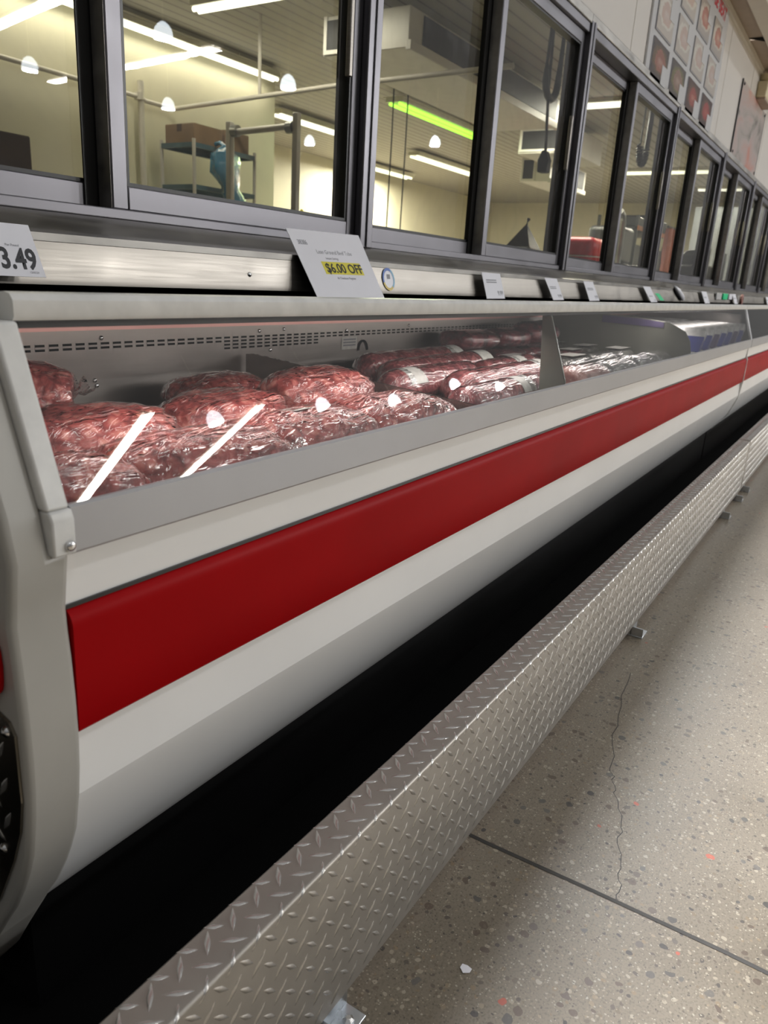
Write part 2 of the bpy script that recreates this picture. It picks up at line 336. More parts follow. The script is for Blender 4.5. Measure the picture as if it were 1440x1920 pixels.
def parent_origin(p):
    o = Vector((0, 0, 0))
    while p is not None: o += p.location; p = p.parent
    return o

def tag(o, label=None, cat=None, group=None, kind=None):
    if label: o['label'] = label
    if cat: o['category'] = cat
    if group: o['group'] = group
    if kind: o['kind'] = kind
    return o
def thing(name, label, cat, loc=(0, 0, 0), group=None, kind=None):
    o = bpy.data.objects.new(name, None); C.objects.link(o); o.location = loc; o.empty_display_size = 0.1
    return tag(o, label, cat, group, kind)
def box(name, m, b, parent=None, bevel=0.0, **k): return MB().box(*b).build(name, m, parent, bevel=bevel, **k)
def struct(name, mb, m, label=None, cat=None, **k):
    return tag(mb.build(name, m, **k), label, cat, kind='structure')

def text_mesh(name, s, size, m, parent, org, ux, uy, bold=0.0, align='LEFT', sx=1.0, lift=0.0006):
    """flat lettering laid on the plane org + u*ux + v*uy"""
    cu = bpy.data.curves.new(name, 'FONT'); cu.body = s; cu.size = size; cu.align_x = align; cu.offset = bold; cu.resolution_u = 3
    to = bpy.data.objects.new(name, cu); C.objects.link(to)
    dg = bpy.context.evaluated_depsgraph_get(); dg.update()
    me = bpy.data.meshes.new_from_object(to.evaluated_get(dg)); bpy.data.objects.remove(to)
    ux = Vector(ux).normalized(); uy = Vector(uy).normalized(); n = ux.cross(uy)
    off = parent_origin(parent); org = Vector(org)
    for v in me.vertices: v.co = org + ux*v.co.x*sx + uy*v.co.y + n*lift - off
    me.materials.clear(); me.materials.append(m)
    o = bpy.data.objects.new(name, me); C.objects.link(o); o.parent = parent
    return o

# ------------------------------------------------------------------ camera (principal axes recovered from the vanishing points)
H = 0.95
cx, cy = 720.0, 960.0
VX = Vector((1657 - cx, 576 - cy)); VV = Vector((445 - cx, 5440 - cy))
f = math.sqrt(-(VX.dot(VV)))
X = Vector((VX.x, VX.y, f)).normalized(); Zd = Vector((VV.x, VV.y, f)).normalized(); Zd = (Zd - X*X.dot(Zd)).normalized(); Z = -Zd; Y = Z.cross(X)
def w(v): return Vector((X.dot(v), Y.dot(v), Z.dot(v)))
right, up, back = w(Vector((1, 0, 0))), w(Vector((0, -1, 0))), w(Vector((0, 0, -1)))
cam = bpy.data.cameras.new('camera'); co = bpy.data.objects.new('camera', cam); C.objects.link(co)
mw = Matrix((right, up, back)).transposed().to_4x4(); mw.translation = (0, 0, H); co.matrix_world = mw
cam.sensor_fit = 'VERTICAL'; cam.sensor_height = 36; cam.lens = 36*f/1920
cam.clip_start = 0.02; cam.clip_end = 200
cam.dof.use_dof = True; cam.dof.focus_distance = 1.35; cam.dof.aperture_fstop = 7.5
bpy.context.scene.camera = co

# ------------------------------------------------------------------ the setting
YW, ZF, ZC = 1.45, 2.155, 3.04            # window wall plane, top of window frames, soffit height
struct('floor', MB().box(-8, 40, -22, YW+0.1, -0.1, 0), M['floor'], 'polished speckled concrete shop floor', 'floor')
jm = MB()
pts = [(1.056 + 0.004*math.sin(i*1.7), -9 + i*0.2) for i in range(51)]
for (xa, ya), (xb, yb) in zip(pts, pts[1:]):
    if ya < 0.75: jm.quad((xa-0.004, ya, 0.0006), (xa+0.004, ya, 0.0006), (xb+0.004, yb, 0.0006), (xb-0.004, yb, 0.0006))
struct('trim_floor_joint', jm, M['joint'], 'dark saw-cut joint across the concrete floor', 'floor joint')
# thin crack in the concrete
cm = MB(); rr = random.Random(4)
cp = [(1.85, .36), (1.62, .325), (1.409, .277), (1.342, .252), (1.273, .216), (1.196, .201), (1.121, .176), (1.058, .164)]
fp = []
for (xa, ya), (xb, yb) in zip(cp, cp[1:]):
    for k in range(5): fp.append((xa + (xb-xa)*k/5 + rr.uniform(-.004, .004), ya + (yb-ya)*k/5 + rr.uniform(-.006, .006)))
fp.append(cp[-1])
for (xa, ya), (xb, yb) in zip(fp, fp[1:]): cm.quad((xa, ya-.0008, .0005), (xb, yb-.0008, .0005), (xb, yb+.0008, .0005), (xa, ya+.0008, .0005))
struct('trim_floor_crack', cm, M['joint'], 'hairline crack wandering across the concrete floor', 'floor crack')
struct('wall_front', MB().box(-3, 26, YW, YW+0.12, ZF, ZC+0.1), M['wallpanel'], 'white panelled wall above the window row', 'wall')
struct('wall_low', MB().box(-3, 26, YW, YW+0.12, 0, 1.035), M['wallpanel'], 'low wall below the window row behind the meat cases', 'wall')
struct('wall_end', MB().box(13.2, 26, YW-0.005, YW+0.12, 1.03, ZF+0.01), M['beam'], 'cream wall past the last window', 'wall')
for i, x in enumerate((3.4, 4.6, 7.1, 8.3, 9.5)):
    struct('trim_%d' % (i+1), MB().box(x-0.008, x+0.008, YW-0.003, YW, ZF+0.04, ZC), M['wallpanel'], 'thin upright joint strip on the white wall panel', 'panel joint')
# butcher room behind the windows
struct('wall_back', MB().box(-3, 7.17, 6.2, 6.3, 0, 3.1), M['cream'], 'cream back wall of the cutting room', 'wall')
struct('wall_return', MB().box(7.07, 7.17, 6.3, 9.5, 0, 3.1), M['cream'], 'cream return wall where the cutting room widens', 'wall')
struct('wall_far', MB().box(7.0, 21, 9.5, 9.6, 0, 3.1), M['cream'], 'cream far wall of the cutting room', 'wall')
struct('wall_right', MB().box(20, 20.1, YW+.12, 9.5, 0, 3.1), M['cream'], 'cream end wall of the cutting room', 'wall')
struct('wall_left', MB().box(-3.1, -3, YW+.12, 6.3, 0, 3.1), M['cream'], 'cream left wall of the cutting room', 'wall')
struct('floor_room', MB().box(-3, 20, YW+.12, 9.5, -0.05, 0.0), M['roomfloor'], 'cutting room floor', 'floor')
struct('ceiling_room', MB().box(-3.1, 20.1, YW, 9.6, 3.03, 3.1), M['ceil'], 'grey plank ceiling of the cutting room', 'ceiling')
struct('wall_partition', MB().box(17.5, 17.6, 1.6, 3.7, 0, 2.7), M['greywall'], 'pale grey panelled partition in the cutting room', 'wall')
# soffit over the window wall
sf = MB()
for x0, x1 in ((-3, 2.0), (2.02, 4.5), (4.52, 7.70), (7.74, 9.9), (9.92, 12.4), (12.42, 26)): sf.box(x0, x1, 1.30, YW, ZC, ZC+0.03)
struct('ceiling_soffit', sf, M['soffit'], 'tan soffit boards under the store ceiling', 'soffit')
gp = MB().add([(7.66, 1.435, ZC-0.004), (7.80, 1.31, ZC-0.004), (7.66, 1.31, ZC-0.004)], [(0, 1, 2)])
struct('trim_soffit_gap', gp, M['blackmatte'], 'dark wedge gap between two soffit boards', 'gap')
struct('trim_soffit_beam', MB().box(-3, 26, 1.17, 1.30, ZC-0.03, ZC+0.14), M['beam'], 'cream beam along the soffit edge', 'beam', bevel=0.008)
struct('trim_soffit_angle', MB().box(-3, 26, YW-0.025, YW, ZC-0.045, ZC), M['beam'], 'narrow angle trim where the wall meets the soffit', 'trim')

# windows ------------------------------------------------------------------
PX = [0.26 + 1.84*i for i in range(8)]
Z0, Z1 = 1.035, ZF
def make_window(i, x0, x1, fr, side):
    wn = thing('window_%d' % (i+1), None, 'window', (x0, YW, Z0), kind='structure')
    wn['label'] = side
    a, b = x0+0.028, x1-0.028
    fm = MB()
    fm.box(x0-0.028, a, YW-0.012, YW+0.10, Z0, Z1)                      # left post half
    fm.box(x1-0.028, x1+0.027, YW-0.0121, YW+0.10, Z0+.001, Z1-.001) if i == len(PX)-2 else None
    fm.box(a, b, YW-0.012, YW+0.10, Z1-0.05, Z1)                        # head
    fm.box(a, b, YW-0.006, YW+0.10, Z0, Z0+0.022)                       # sill
    fm.build('frame', fr, wn, bevel=0.003)
    pm = MB(); pm.box(x0-0.034, x0+0.034, YW-0.022, YW-0.012, Z0, Z1); pm.box(x0-0.005, x0+0.005, YW-0.027, YW-0.022, Z0, Z1)
    pm.build('post_cover', fr, wn, bevel=0.004, seg=3)
    MB().box(x0-0.034, x1-0.034, YW-0.02, YW-0.012, Z1-0.012, Z1+0.03).build('head_trim', M['frame2'], wn, bevel=0.004)
    mid = (x0+x1)/2
    # fixed sash on the left, set back; sliding sash on the right, in front
    for nm, xa, xb, yo, st in (('rear_sash', a+0.002, mid+0.012, 0.058, 0.042), ('front_sash', mid-0.024, b-0.002, 0.006, 0.042)):
        sm = MB(); y0, y1 = YW+yo, YW+yo+(0.03 if nm == 'rear_sash' else 0.046); z0, z1 = Z0+0.022, Z1-0.05
        sm.box(xa, xa+st, y0, y1, z0, z1); sm.box(xb-st, xb, y0, y1, z0, z1)
        sm.box(xa+st, xb-st, y0, y1, z0, z0+0.05); sm.box(xa+st, xb-st, y0, y1, z1-0.05, z1)
        so = sm.build(nm, fr, wn, bevel=0.003)
        g = MB(); e = 0.008
        g.box(xa+st, xa+st+e, y0+0.004, y1-0.004, z0+0.05, z1-0.05); g.box(xb-st-e, xb-st, y0+0.004, y1-0.004, z0+0.05, z1-0.05)
        g.box(xa+st+e, xb-st-e, y0+0.004, y1-0.004, z0+0.05, z0+0.05+e); g.box(xa+st+e, xb-st-e, y0+0.004, y1-0.004, z1-0.05-e, z1-0.05)
        g.build('gasket', M['seal'], so)
        yp = (y0+y1)/2
        MB().quad((xa+st+e, yp, z0+0.05), (xb-st-e, yp, z0+0.05), (xb-st-e, yp, z1-0.05), (xa+st+e, yp, z1-0.05)).build('pane', M['winglass'], so)
    MB().box(mid-0.058, mid+0.012, YW+0.0535, YW+0.0575, Z0+0.024, Z1-0.052).build('meeting_seal', M['seal'], wn)
    MB().box(mid-0.0252, mid-0.0242, YW+0.009, YW+0.05, Z0+0.024, Z1-0.052).build('stile_side_reflection', M['frame2'], wn)  # lighter steel paints the room's reflection on the stile's side face
    MB().box(b-0.075, b-0.058, YW-0.004, YW+0.012, 1.50, 1.74).build('pull_handle', M['steel'], wn, bevel=0.003)
    return wn
ordn = ['first', 'second', 'third', 'fourth', 'fifth', 'sixth', 'seventh']
for i in range(7):
    make_window(i, PX[i], PX[i+1], M['frame'], 'stainless sliding window, %s from the left in the row above the meat cases' % ordn[i])

# ------------------------------------------------------------------ stainless shelf under the windows
sh = thing('stainless_shelf', 'long brushed stainless ledge below the windows holding price signs', 'shelf', (0, 1.37, 0.9))
MB().prism([(1.31, 0.975), (1.295, 0.912), (1.295, 0.9), (1.30, 0.9), (1.305, 0.912), (1.322, 0.972)], -1.5, 13.1).build('front_face', M['steel'], sh, smooth=True, angle=30)
MB().prism([(1.31, 0.976), (1.31, 0.99), (1.345, 0.995), (1.375, 1.0), (1.4, 1.02), (1.43, 1.034), (1.449, 1.034), (1.449, 0.97), (1.33, 0.97)], -1.5, 13.1).build('top_ledge', M['frame2'], sh, smooth=True, angle=50)
MB().prism([(1.36, 0.60), (1.36, 0.968), (1.448, 0.968), (1.448, 0.60)], -1.5, 13.1).build('rear_riser', M['blackmatte'], sh)
def screw(name, x, y, z, r, parent, m=None):
    MB().lathe((x, y, z), [(r, 0), (r, -r*0.4), (r*0.7, -r*0.75), (r*0.25, -r*0.85)], 14, 'y').build(name, m or M['chrome'], parent, smooth=True)
screw('screw', 1.42, 1.302, 0.935, 0.006, sh)

# ------------------------------------------------------------------ refrigerated cases
GB, GT = (0.594, 0.731), (0.650, 0.893)          # bottom and top of the sloping front glass (y, z)
def build_case(x0, x1, label, first):
    cs = thing('display_case', label, 'display case', (x0, 0.95, 0), 'refrigerated meat cases')
    # white front shell
    prof = [(0.601, 0.686), (0.606, 0.628), (0.608, 0.486), (0.604, 0.412), (0.606, 0.403), (0.630, 0.335), (0.649, 0.290), (0.674, 0.248), (0.709, 0.207), (0.720, 0.197)]
    inner = [(0.738, 0.205), (0.68, 0.30), (0.645, 0.42), (0.636, 0.686)]
    MB().prism(prof+inner, x0, x1).build('front_panel', M['white'], cs, smooth=True, angle=14)
    # red bumper with a rolled top edge
    rp = [(0.6065, 0.625)] + [(0.6115 + 0.0162*math.cos(R(a)), 0.605 + 0.0205*math.sin(R(a))) for a in (100, 110, 120, 130, 140, 150, 160, 170, 180)] + [(0.5955, 0.585), (0.596, 0.55), (0.597, 0.492), (0.599, 0.489), (0.6085, 0.489)]
    MB().prism(rp, x0+0.001, x1-0.001).build('red_bumper', M['red'], cs, smooth=True, angle=50)
    MB().prism([(0.6075, 0.6285), (0.6035, 0.6285), (0.6035, 0.6245), (0.6075, 0.6245)], x0, x1).build('bumper_shadow_gap', M['seal'], cs)
    MB().prism([(0.609, 0.4895), (0.603, 0.4895), (0.605, 0.4845), (0.609, 0.4845)], x0, x1).build('bumper_track', M['alu'], cs)
    # grey glass channel
    MB().prism([(0.5925, 0.733), (0.588, 0.731), (0.588, 0.688), (0.591, 0.685), (0.606, 0.685), (0.610, 0.728), (0.5965, 0.731)], x0+0.002, x1-0.002).build('glass_channel', M['alu'], cs, smooth=True, angle=40)
    # front glass, top rail
    MB().quad((x0+0.005, *GB), (x1-0.005, *GB), (x1-0.005, *GT), (x0+0.005, *GT)).build('front_glass', M['glass'], cs)
    MB().prism([(0.650, 0.893), (0.6475, 0.897), (0.6475, 0.911), (0.652, 0.9165), (0.66, 0.918), (0.70, 0.914), (0.70, 0.893)], x0, x1).build('top_rail', M['offwhite'], cs, smooth=True, angle=35)
    MB().prism([(0.662, 0.885), (0.662, 0.893), (0.70, 0.893), (0.70, 0.885)], x0, x1).build('rail_gasket', M['seal'], cs)
    # hood, liner, deck, base
    MB().prism([(0.70, 0.887), (0.70, 0.895), (1.275, 0.875), (1.275, 0.867)], x0, x1).build('hood', M['blackmatte'], cs)
    lm = MB(); lm.prism([(1.25, 0.62), (1.25, 0.866), (1.275, 0.866), (1.275, 0.62)], x0+0.01, x1-0.01)
    lm.box(x0+0.01, x0+0.02, 0.67, 1.25, 0.62, 0.866); lm.box(x1-0.02, x1-0.01, 0.67, 1.25, 0.62, 0.866)
    lm.build('liner', M['interior'], cs)
    MB().prism([(1.235, 0.822), (1.235, 0.842), (1.25, 0.842), (1.25, 0.822)], x0+0.02, x1-0.02).build('rear_lip', M['lip_meat_tint'], cs)
    MB().prism([(0.612, 0.64), (0.612, 0.655), (1.25, 0.655), (1.25, 0.64)], x0+0.02, x1-0.02).build('deck', M['interior'], cs)
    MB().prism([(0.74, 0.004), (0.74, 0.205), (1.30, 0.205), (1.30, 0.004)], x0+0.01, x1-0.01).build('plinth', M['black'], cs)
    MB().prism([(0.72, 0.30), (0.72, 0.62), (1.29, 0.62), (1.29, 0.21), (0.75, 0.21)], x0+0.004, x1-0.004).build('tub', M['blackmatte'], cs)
    MB().prism([(1.28, 0.6), (1.28, 0.874), (1.29, 0.874), (1.29, 0.6)], x0, x1).build('rear_panel', M['blackmatte'], cs)
    return cs
XA, XJ, XE = 0.402, 4.82, 9.2
case1 = build_case(XA, XJ, 'near white refrigerated meat case with red bumper, full of ground beef bags', True)
case2 = build_case(XJ+0.006, XE, 'far white meat case joined beyond the first, dark inside its glass', False)
case3 = build_case(XE+0.006, 13.1, 'farthest white meat case at the end of the row, mostly hidden', False)

# joints between the cases
for x, cs in ((XJ+0.003, case1),):
    MB().prism([(0.600, 0.69), (0.598, 0.63), (0.5925, 0.62), (0.5925, 0.49), (0.6, 0.42), (0.603, 0.39), (0.64, 0.29), (0.714, 0.196), (0.722, 0.21), (0.64, 0.42), (0.62, 0.69)], x-0.010, x+0.002).build('joint_strip', M['offwhite'], cs, smooth=True)
    a = Vector((x-0.018, GB[0]-0.004, GB[1])); b = Vector((x-0.018, GT[0]-0.004, GT[1]))
    MB().prism([(GB[0]-0.004, GB[1]), (GT[0]-0.003, GT[1]), (GT[0]+0.012, GT[1]), (GB[0]+0.012, GB[1])], x-0.038, x+0.002).build('glass_joint_bar', M['alu'], cs, bevel=0.003)

# left end of the first case
xl, xr = 0.342, 0.4015
edge = [(0.588, 0.690), (0.594, 0.655), (0.5985, 0.626), (0.5945, 0.575), (0.5925, 0.530), (0.592, 0.486), (0.594, 0.45), (0.5975, 0.42), (0.607, 0.369), (0.618, 0.34), (0.629, 0.3155), (0.648, 0.28), (0.670, 0.248), (0.715, 0.1775), (0.744, 0.130), (0.80, 0.063)]
up_ = [(0.66, 0.912), (0.655, 0.893), (0.597, 0.731)]
full = up_ + edge + [(1.27, 0.063), (1.27, 0.690), (1.27, 0.90)]
em = MB(); n_ = len(full); e0 = len(up_); e1 = n_ - 2
idx = {}
for a_, x_ in enumerate((xl, 0.381, xr)):
    for b_, (y_, z_) in enumerate(full):
        if a_ < 2 or e0 <= b_ <= e1: idx[a_, b_] = len(em.v); em.v.append((x_, y_, z_))
for b_ in range(n_):
    c_ = (b_+1) % n_; em.f.append((idx[0, b_], idx[0, c_], idx[1, c_], idx[1, b_]))
    if e0 <= b_ < e1: em.f.append((idx[1, b_], idx[1, c_], idx[2, c_], idx[2, b_]))
em.f.append(tuple(idx[0, b_] for b_ in range(n_-1, -1, -1)))
em.f.append(tuple(idx[2, b_] for b_ in range(e0, e1+1)))
em.f.append((idx[1, e0], idx[2, e0], idx[2, e1], idx[1, e1]))
em.f.append(tuple(idx[1, b_] for b_ in list(range(0, e0+1)) + [e1, e1+1]))
em.build('end_panel', M['grey_abs'], case1, bevel=0.007, seg=3)
MB().prism([(0.651, 0.894), (0.644, 0.899), (0.644, 0.914), (0.652, 0.921), (0.72, 0.921), (0.72, 0.894)], xl-0.004, 0.3835).build('rail_end_cap', M['offwhite'], case1, bevel=0.004)
MB().prism([(GB[0]-0.006, GB[1]), (GT[0]-0.005, GT[1]), (GT[0]+0.025, GT[1]), (GB[0]+0.025, GB[1])], 0.380, 0.4035).build('glass_side_frame', M['offwhite'], case1, bevel=0.003, seg=3)
br = MB().prism([(0.583, 0.688), (0.583, 0.722), (0.587, 0.731), (0.606, 0.731), (0.606, 0.688)], 0.381, 0.4045).build('corner_bracket', M['offwhite'], case1, bevel=0.002)
screw('bracket_screw', 0.3975, 0.583, 0.697, 0.0052, br)
# side face of the end panel: red corner bumper, dark tread kick plate
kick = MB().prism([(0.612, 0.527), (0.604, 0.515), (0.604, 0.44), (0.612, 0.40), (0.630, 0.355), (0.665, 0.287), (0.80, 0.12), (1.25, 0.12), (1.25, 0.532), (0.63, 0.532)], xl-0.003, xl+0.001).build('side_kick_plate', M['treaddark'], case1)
for sy, sz in ((0.618, 0.515), (0.645, 0.365)):
    MB().lathe((xl-0.003, sy, sz), [(0.006, 0), (0.005, -0.002), (0.002, -0.0035)], 12, 'x').build('kick_screw', M['chrome'], kick, smooth=True)
srp = [(0.616, 0.556), (0.613, 0.57), (0.612, 0.585), (0.613, 0.60), (0.616, 0.612)]
MB().prism([(1.25, 0.556)] + [(1.25, 0.614)] + [(0.63, 0.616)] + srp[::-1] + [(0.63, 0.552)], xl-0.02, xl+0.001).build('side_bumper', M['red'], case1, bevel=0.007, seg=4)

YB, YK, ZT, ZB = 0.4125, 0.4685, 0.282, 0.035
# tread lozenges ------------------------------------------------------------
def lozenge(mb, o, ux, uy, n, ang, L=0.032, W=0.0085, Hh=0.0022):
    o, ux, uy, n = Vector(o), Vector(ux), Vector(uy), Vector(n)
    d = ux*math.cos(ang) + uy*math.sin(ang); e = n.cross(d)
    rim = []
    for t, wd in ((-1, 0), (-0.6, 0.5), (0, 1), (0.6, 0.5), (1, 0), (0.6, -0.5), (0, -1), (-0.6, -0.5)):
        rim.append(o + d*(t*L/2) + e*(wd*W/2))
    rid = [o - d*L*0.3 + n*Hh*0.75, o + n*Hh*1.1, o + d*L*0.3 + n*Hh*0.75]
    mb.add(rim + rid, [(0, 1, 8), (1, 2, 9, 8), (2, 3, 10, 9), (3, 4, 10), (4, 5, 10), (5, 6, 9, 10), (6, 7, 8, 9), (7, 0, 8)])
def fold_lozenge(mb, u, wv, ang, x0, L, W=0.0068, Hh=0.0019):
    """lozenge laid on the unfolded sheet (u along X, w down the face, negative w on the top) and wrapped round the bend"""
    def at(a, b, h):
        if b > 0.0015: n = Vector((0, -1, 0)); p = Vector((x0 + a, YB, ZT - b))
        elif b < -0.0015: n = Vector((0, 0, 1)); p = Vector((x0 + a, YB - b, ZT))
        else: n = Vector((0, -.7, .7)); p = Vector((x0 + a, YB + .001, ZT - .001))
        return p + n*h
    c_, s_ = math.cos(ang), math.sin(ang)
    def q(t, e, h): return at(u + c_*t - s_*e, wv + s_*t + c_*e, h)
    rim = [q(t*L/2, wd*W/2, 0) for t, wd in ((-1, 0), (-.6, .5), (0, 1), (.6, .5), (1, 0), (.6, -.5), (0, -1), (-.6, -.5))]
    rid = [q(-.3*L, 0, Hh*.75), q(0, 0, Hh*1.1), q(.3*L, 0, Hh*.75)]
    mb.add(rim + rid, [(0, 1, 8), (1, 2, 9, 8), (2, 3, 10, 9), (3, 4, 10), (4, 5, 10), (5, 6, 9, 10), (6, 7, 8, 9), (7, 0, 8)])
km = MB()
for i in range(16):
    for j in range(10):
        for kk, ang in ((0, R(60)), (1, R(-30))):
            yy, zz = 0.632 + (i + .5*kk)*.041, 0.16 + (j + .5*kk)*.041
            if zz < 0.515 and zz > 0.14 and yy > 0.622 + max(0, .40 - zz)*.75 and yy < 1.23: lozenge(km, (xl-.003, yy, zz), (0, -1, 0), (0, 0, 1), (-1, 0, 0), ang)
km.build('tread_pattern', M['lozenge'], kick, smooth=True, angle=180)

# ------------------------------------------------------------------ diamond plate guard rails
def guard(x0, x1, label):
    g = thing('guard_rail', label, 'guard rail', (x0, 0.44, 0), 'tread plate guard rails')
    r = 0.004
    arc = [(YB + r - r*math.cos(a), ZT - r + r*math.sin(a)) for a in (0, R(30), R(60), R(90))]
    prof = [(YB, ZB)] + arc + [(YK-0.003, ZT), (YK, ZT-0.003), (YK, ZT-0.06), (YK-0.003, ZT-0.06), (YK-0.003, ZT-0.006), (YB+0.003, ZT-0.006), (YB+0.003, ZB)]
    pl = MB().prism(prof, x0, x1).build('tread_plate', M['tread'], g, smooth=True, angle=40)
    p = 0.0375; nu = int((x1-x0-.04)/p); mb = MB()
    for i in range(nu):
        for j in range(-2, 7):
            for k, ang in ((0, R(-45)), (1, R(45))):
                wv = (j + .5*k)*p
                if -(YK-YB)-.004 < wv < ZT-ZB-.012: 
                    cut = max(wv - (ZT-ZB-.012), -(YK-YB) + .010 - wv, 0)
                    fold_lozenge(mb, .02 + (i + .5*k)*p, max(wv, -(YK-YB)+.009), ang, x0, .032 if not cut else .022)
    mb.build('raised_lozenges', M['lozenge'], g, smooth=True, angle=180)
    return g
g1 = guard(-0.30, 4.063, 'near diamond tread plate guard rail along the case foot')
g2 = guard(4.075, 8.6, 'far diamond tread plate guard rail, second in line')
g3 = guard(8.612, 13.0, 'last diamond tread plate guard rail at the end of the row')
def foot(g, x):
    fm = MB(); fm.box(x-0.03, x+0.03, YB-0.028, YK, 0, 0.004); fm.box(x-0.03, x+0.03, YB+0.0035, YB+0.0075, 0.004, 0.12); fm.box(x-0.03, x-0.026, YB-0.028, YK-0.004, 0.004, 0.03)
    o = fm.build('foot', M['galv'], g, bevel=0.001)
    MB().lathe((x+0.008, YB-0.014, 0.004), [(0.008, 0), (0.008, 0.005), (0.004, 0.008)], 6).build('bolt', M['chrome'], o)
for x in (0.625, 2.1, 3.6, 3.97): foot(g1, x)
for x in (4.2, 5.8, 7.3, 8.4): foot(g2, x)
for x in (8.8, 10.5, 12.5): foot(g3, x)
struct('trim_kick_shade', MB().box(-1, 13.1, 0.475, 1.44, 0.0, 0.004), M['blackmatte'], 'black floor strip painting the shade in the gap behind the guard rail', 'floor strip')  # sheet coloured black to hold the shade of the toe space

# case interior fittings ------------------------------------------------------
sl = MB()
def slot(x, z, L=0.019, h=0.0042): sl.quad((x, 1.2492, z), (x+L, 1.2492, z), (x+L, 1.2492, z+h), (x, 1.2492, z+h))
x = 0.45
while x < 4.7:
    for z in (0.7935, 0.7855): slot(x, z)
    if 1.27 < x < 1.62:
        for z in (0.7775, 0.7695): slot(x, z)
    x += 0.0277
sl.build('air_slots', M['blackmatte'], case1)
for x, z in ((0.95, 0.806), (1.40, 0.808), (1.49, 0.81), (2.1, 0.808), (0.93, 0.726), (0.934, 0.716), (1.44, 0.761), (1.76, 0.80)): screw('liner_screw', x, 1.25, z, 0.0045, case1)
lb = MB().quad((1.74, 1.249, 0.748), (1.815, 1.249, 0.748), (1.815, 1.249, 0.783), (1.74, 1.249, 0.783)).build('rating_label', M['label'], case1)
lt = MB()
for k in range(3): lt.quad((1.747, 1.2485, 0.757+0.008*k), (1.808, 1.2485, 0.757+0.008*k), (1.808, 1.2485, 0.761+0.008*k), (1.747, 1.2485, 0.761+0.008*k))
lt.build('label_text', M['greyink'], lb)
arc = MB(); pa = [(1.845 + 0.028*math.cos(a), 1.248, 0.742 + 0.030*math.sin(a)) for a in [R(180-180*k/12) for k in range(13)]]
for (a, b) in zip(pa, pa[1:]):
    arc.quad(a, b, (1.845+(b[0]-1.845)*0.62, 1.248, 0.742+(b[2]-0.742)*0.8), (1.845+(a[0]-1.845)*0.62, 1.248, 0.742+(a[2]-0.742)*0.8))
arc.build('drain_opening', M['blackmatte'], case1)
# loose dividers
dv = MB(); dv.add([(1.343, 1.24, 0.656), (1.343, 1.24, 0.757), (1.343, 1.22, 0.760), (1.343, 0.615, 0.718), (1.343, 0.615, 0.66), (1.348, 1.24, 0.656), (1.348, 1.24, 0.757), (1.348, 1.22, 0.760), (1.348, 0.615, 0.718), (1.348, 0.615, 0.66)],
    [(0, 1, 2, 3, 4), (9, 8, 7, 6, 5), (0, 5, 6, 1), (1, 6, 7, 2), (2, 7, 8, 3), (3, 8, 9, 4), (4, 9, 5, 0)])
tag(dv.build('acrylic_divider', M['acrylic']), 'smoky acrylic divider between the beef bags and the beef tubes', 'divider')
fin = [(0.598, 0.736), (0.652, 0.886), (0.675, 0.886), (0.668, 0.80), (0.660, 0.68), (0.628, 0.68), (0.610, 0.70)]
tag(MB().prism(fin, 1.748, 1.756).build('glass_support', M['greenglass'], bevel=0.002), 'narrow grey-green glass support fin beside the beef tubes', 'bracket')
big = [(0.614, 0.657), (0.602, 0.735), (0.612, 0.777), (0.635, 0.812), (0.70, 0.842), (0.82, 0.853), (1.0, 0.858), (1.2, 0.86), (1.2, 0.657)]
bd = thing('case_divider', 'large grey-green divider with rounded front and purple top band', 'divider', (3.2, 0.9, 0.656))
MB().prism(big, 3.197, 3.205).build('panel', M['greenglass'], bd, bevel=0.002)
MB().prism([(0.72, 0.820), (0.72, 0.840), (0.82, 0.849), (0.97, 0.852), (0.97, 0.824)], 3.193, 3.1965).build('purple_band', M['purple'], bd)

# ------------------------------------------------------------------ meat
def blob(cx, cy, cz, hl, hw, hh, rot, seed, nu=56, nv=32, amp=0.12, grow=1.0, pw=0.75, fr=1.0, ridged=0.0, flat=0.75):
    mb = MB(); vs = []
    rm = Matrix.Rotation(rot, 3, 'Z')
    for i in range(nv+1):
        th = PI*i/nv
        for k in range(nu):
            ph = 2*PI*k/nu
            def sp(v, e): return math.copysign(abs(v)**e, v)
            ax = sp(math.cos(th), pw); rad = sp(math.sin(th), pw)
            p = Vector((ax*hl, rad*math.cos(ph)*hw, rad*math.sin(ph)*hh))
            q = Vector((p.x*18*fr + seed*7.3, p.y*24*fr, p.z*24*fr))
            d = noise.noise(q)*amp + noise.noise(q*2.3)*amp*0.5
            if ridged:
                d += ridged*(abs(noise.noise(Vector((p.x*55 + seed, p.y*14 + 3*math.sin(p.x*25), p.z*14)))) - 0.25)
            p *= (1 + d)*grow
            if p.z < 0: p.z *= flat
            vs.append(rm @ p + Vector((cx, cy, cz)))
    fs = [(i*nu+k, i*nu+(k+1) % nu, (i+1)*nu+(k+1) % nu, (i+1)*nu+k) for i in range(nv) for k in range(nu)]
    mb.add(vs, fs); return mb
def merge_poles(o):
    bm = bmesh.new(); bm.from_mesh(o.data); bmesh.ops.remove_doubles(bm, verts=bm.verts[:], dist=1e-5); bm.to_mesh(o.data); bm.free()
    for p in o.data.polygons: p.use_smooth = True
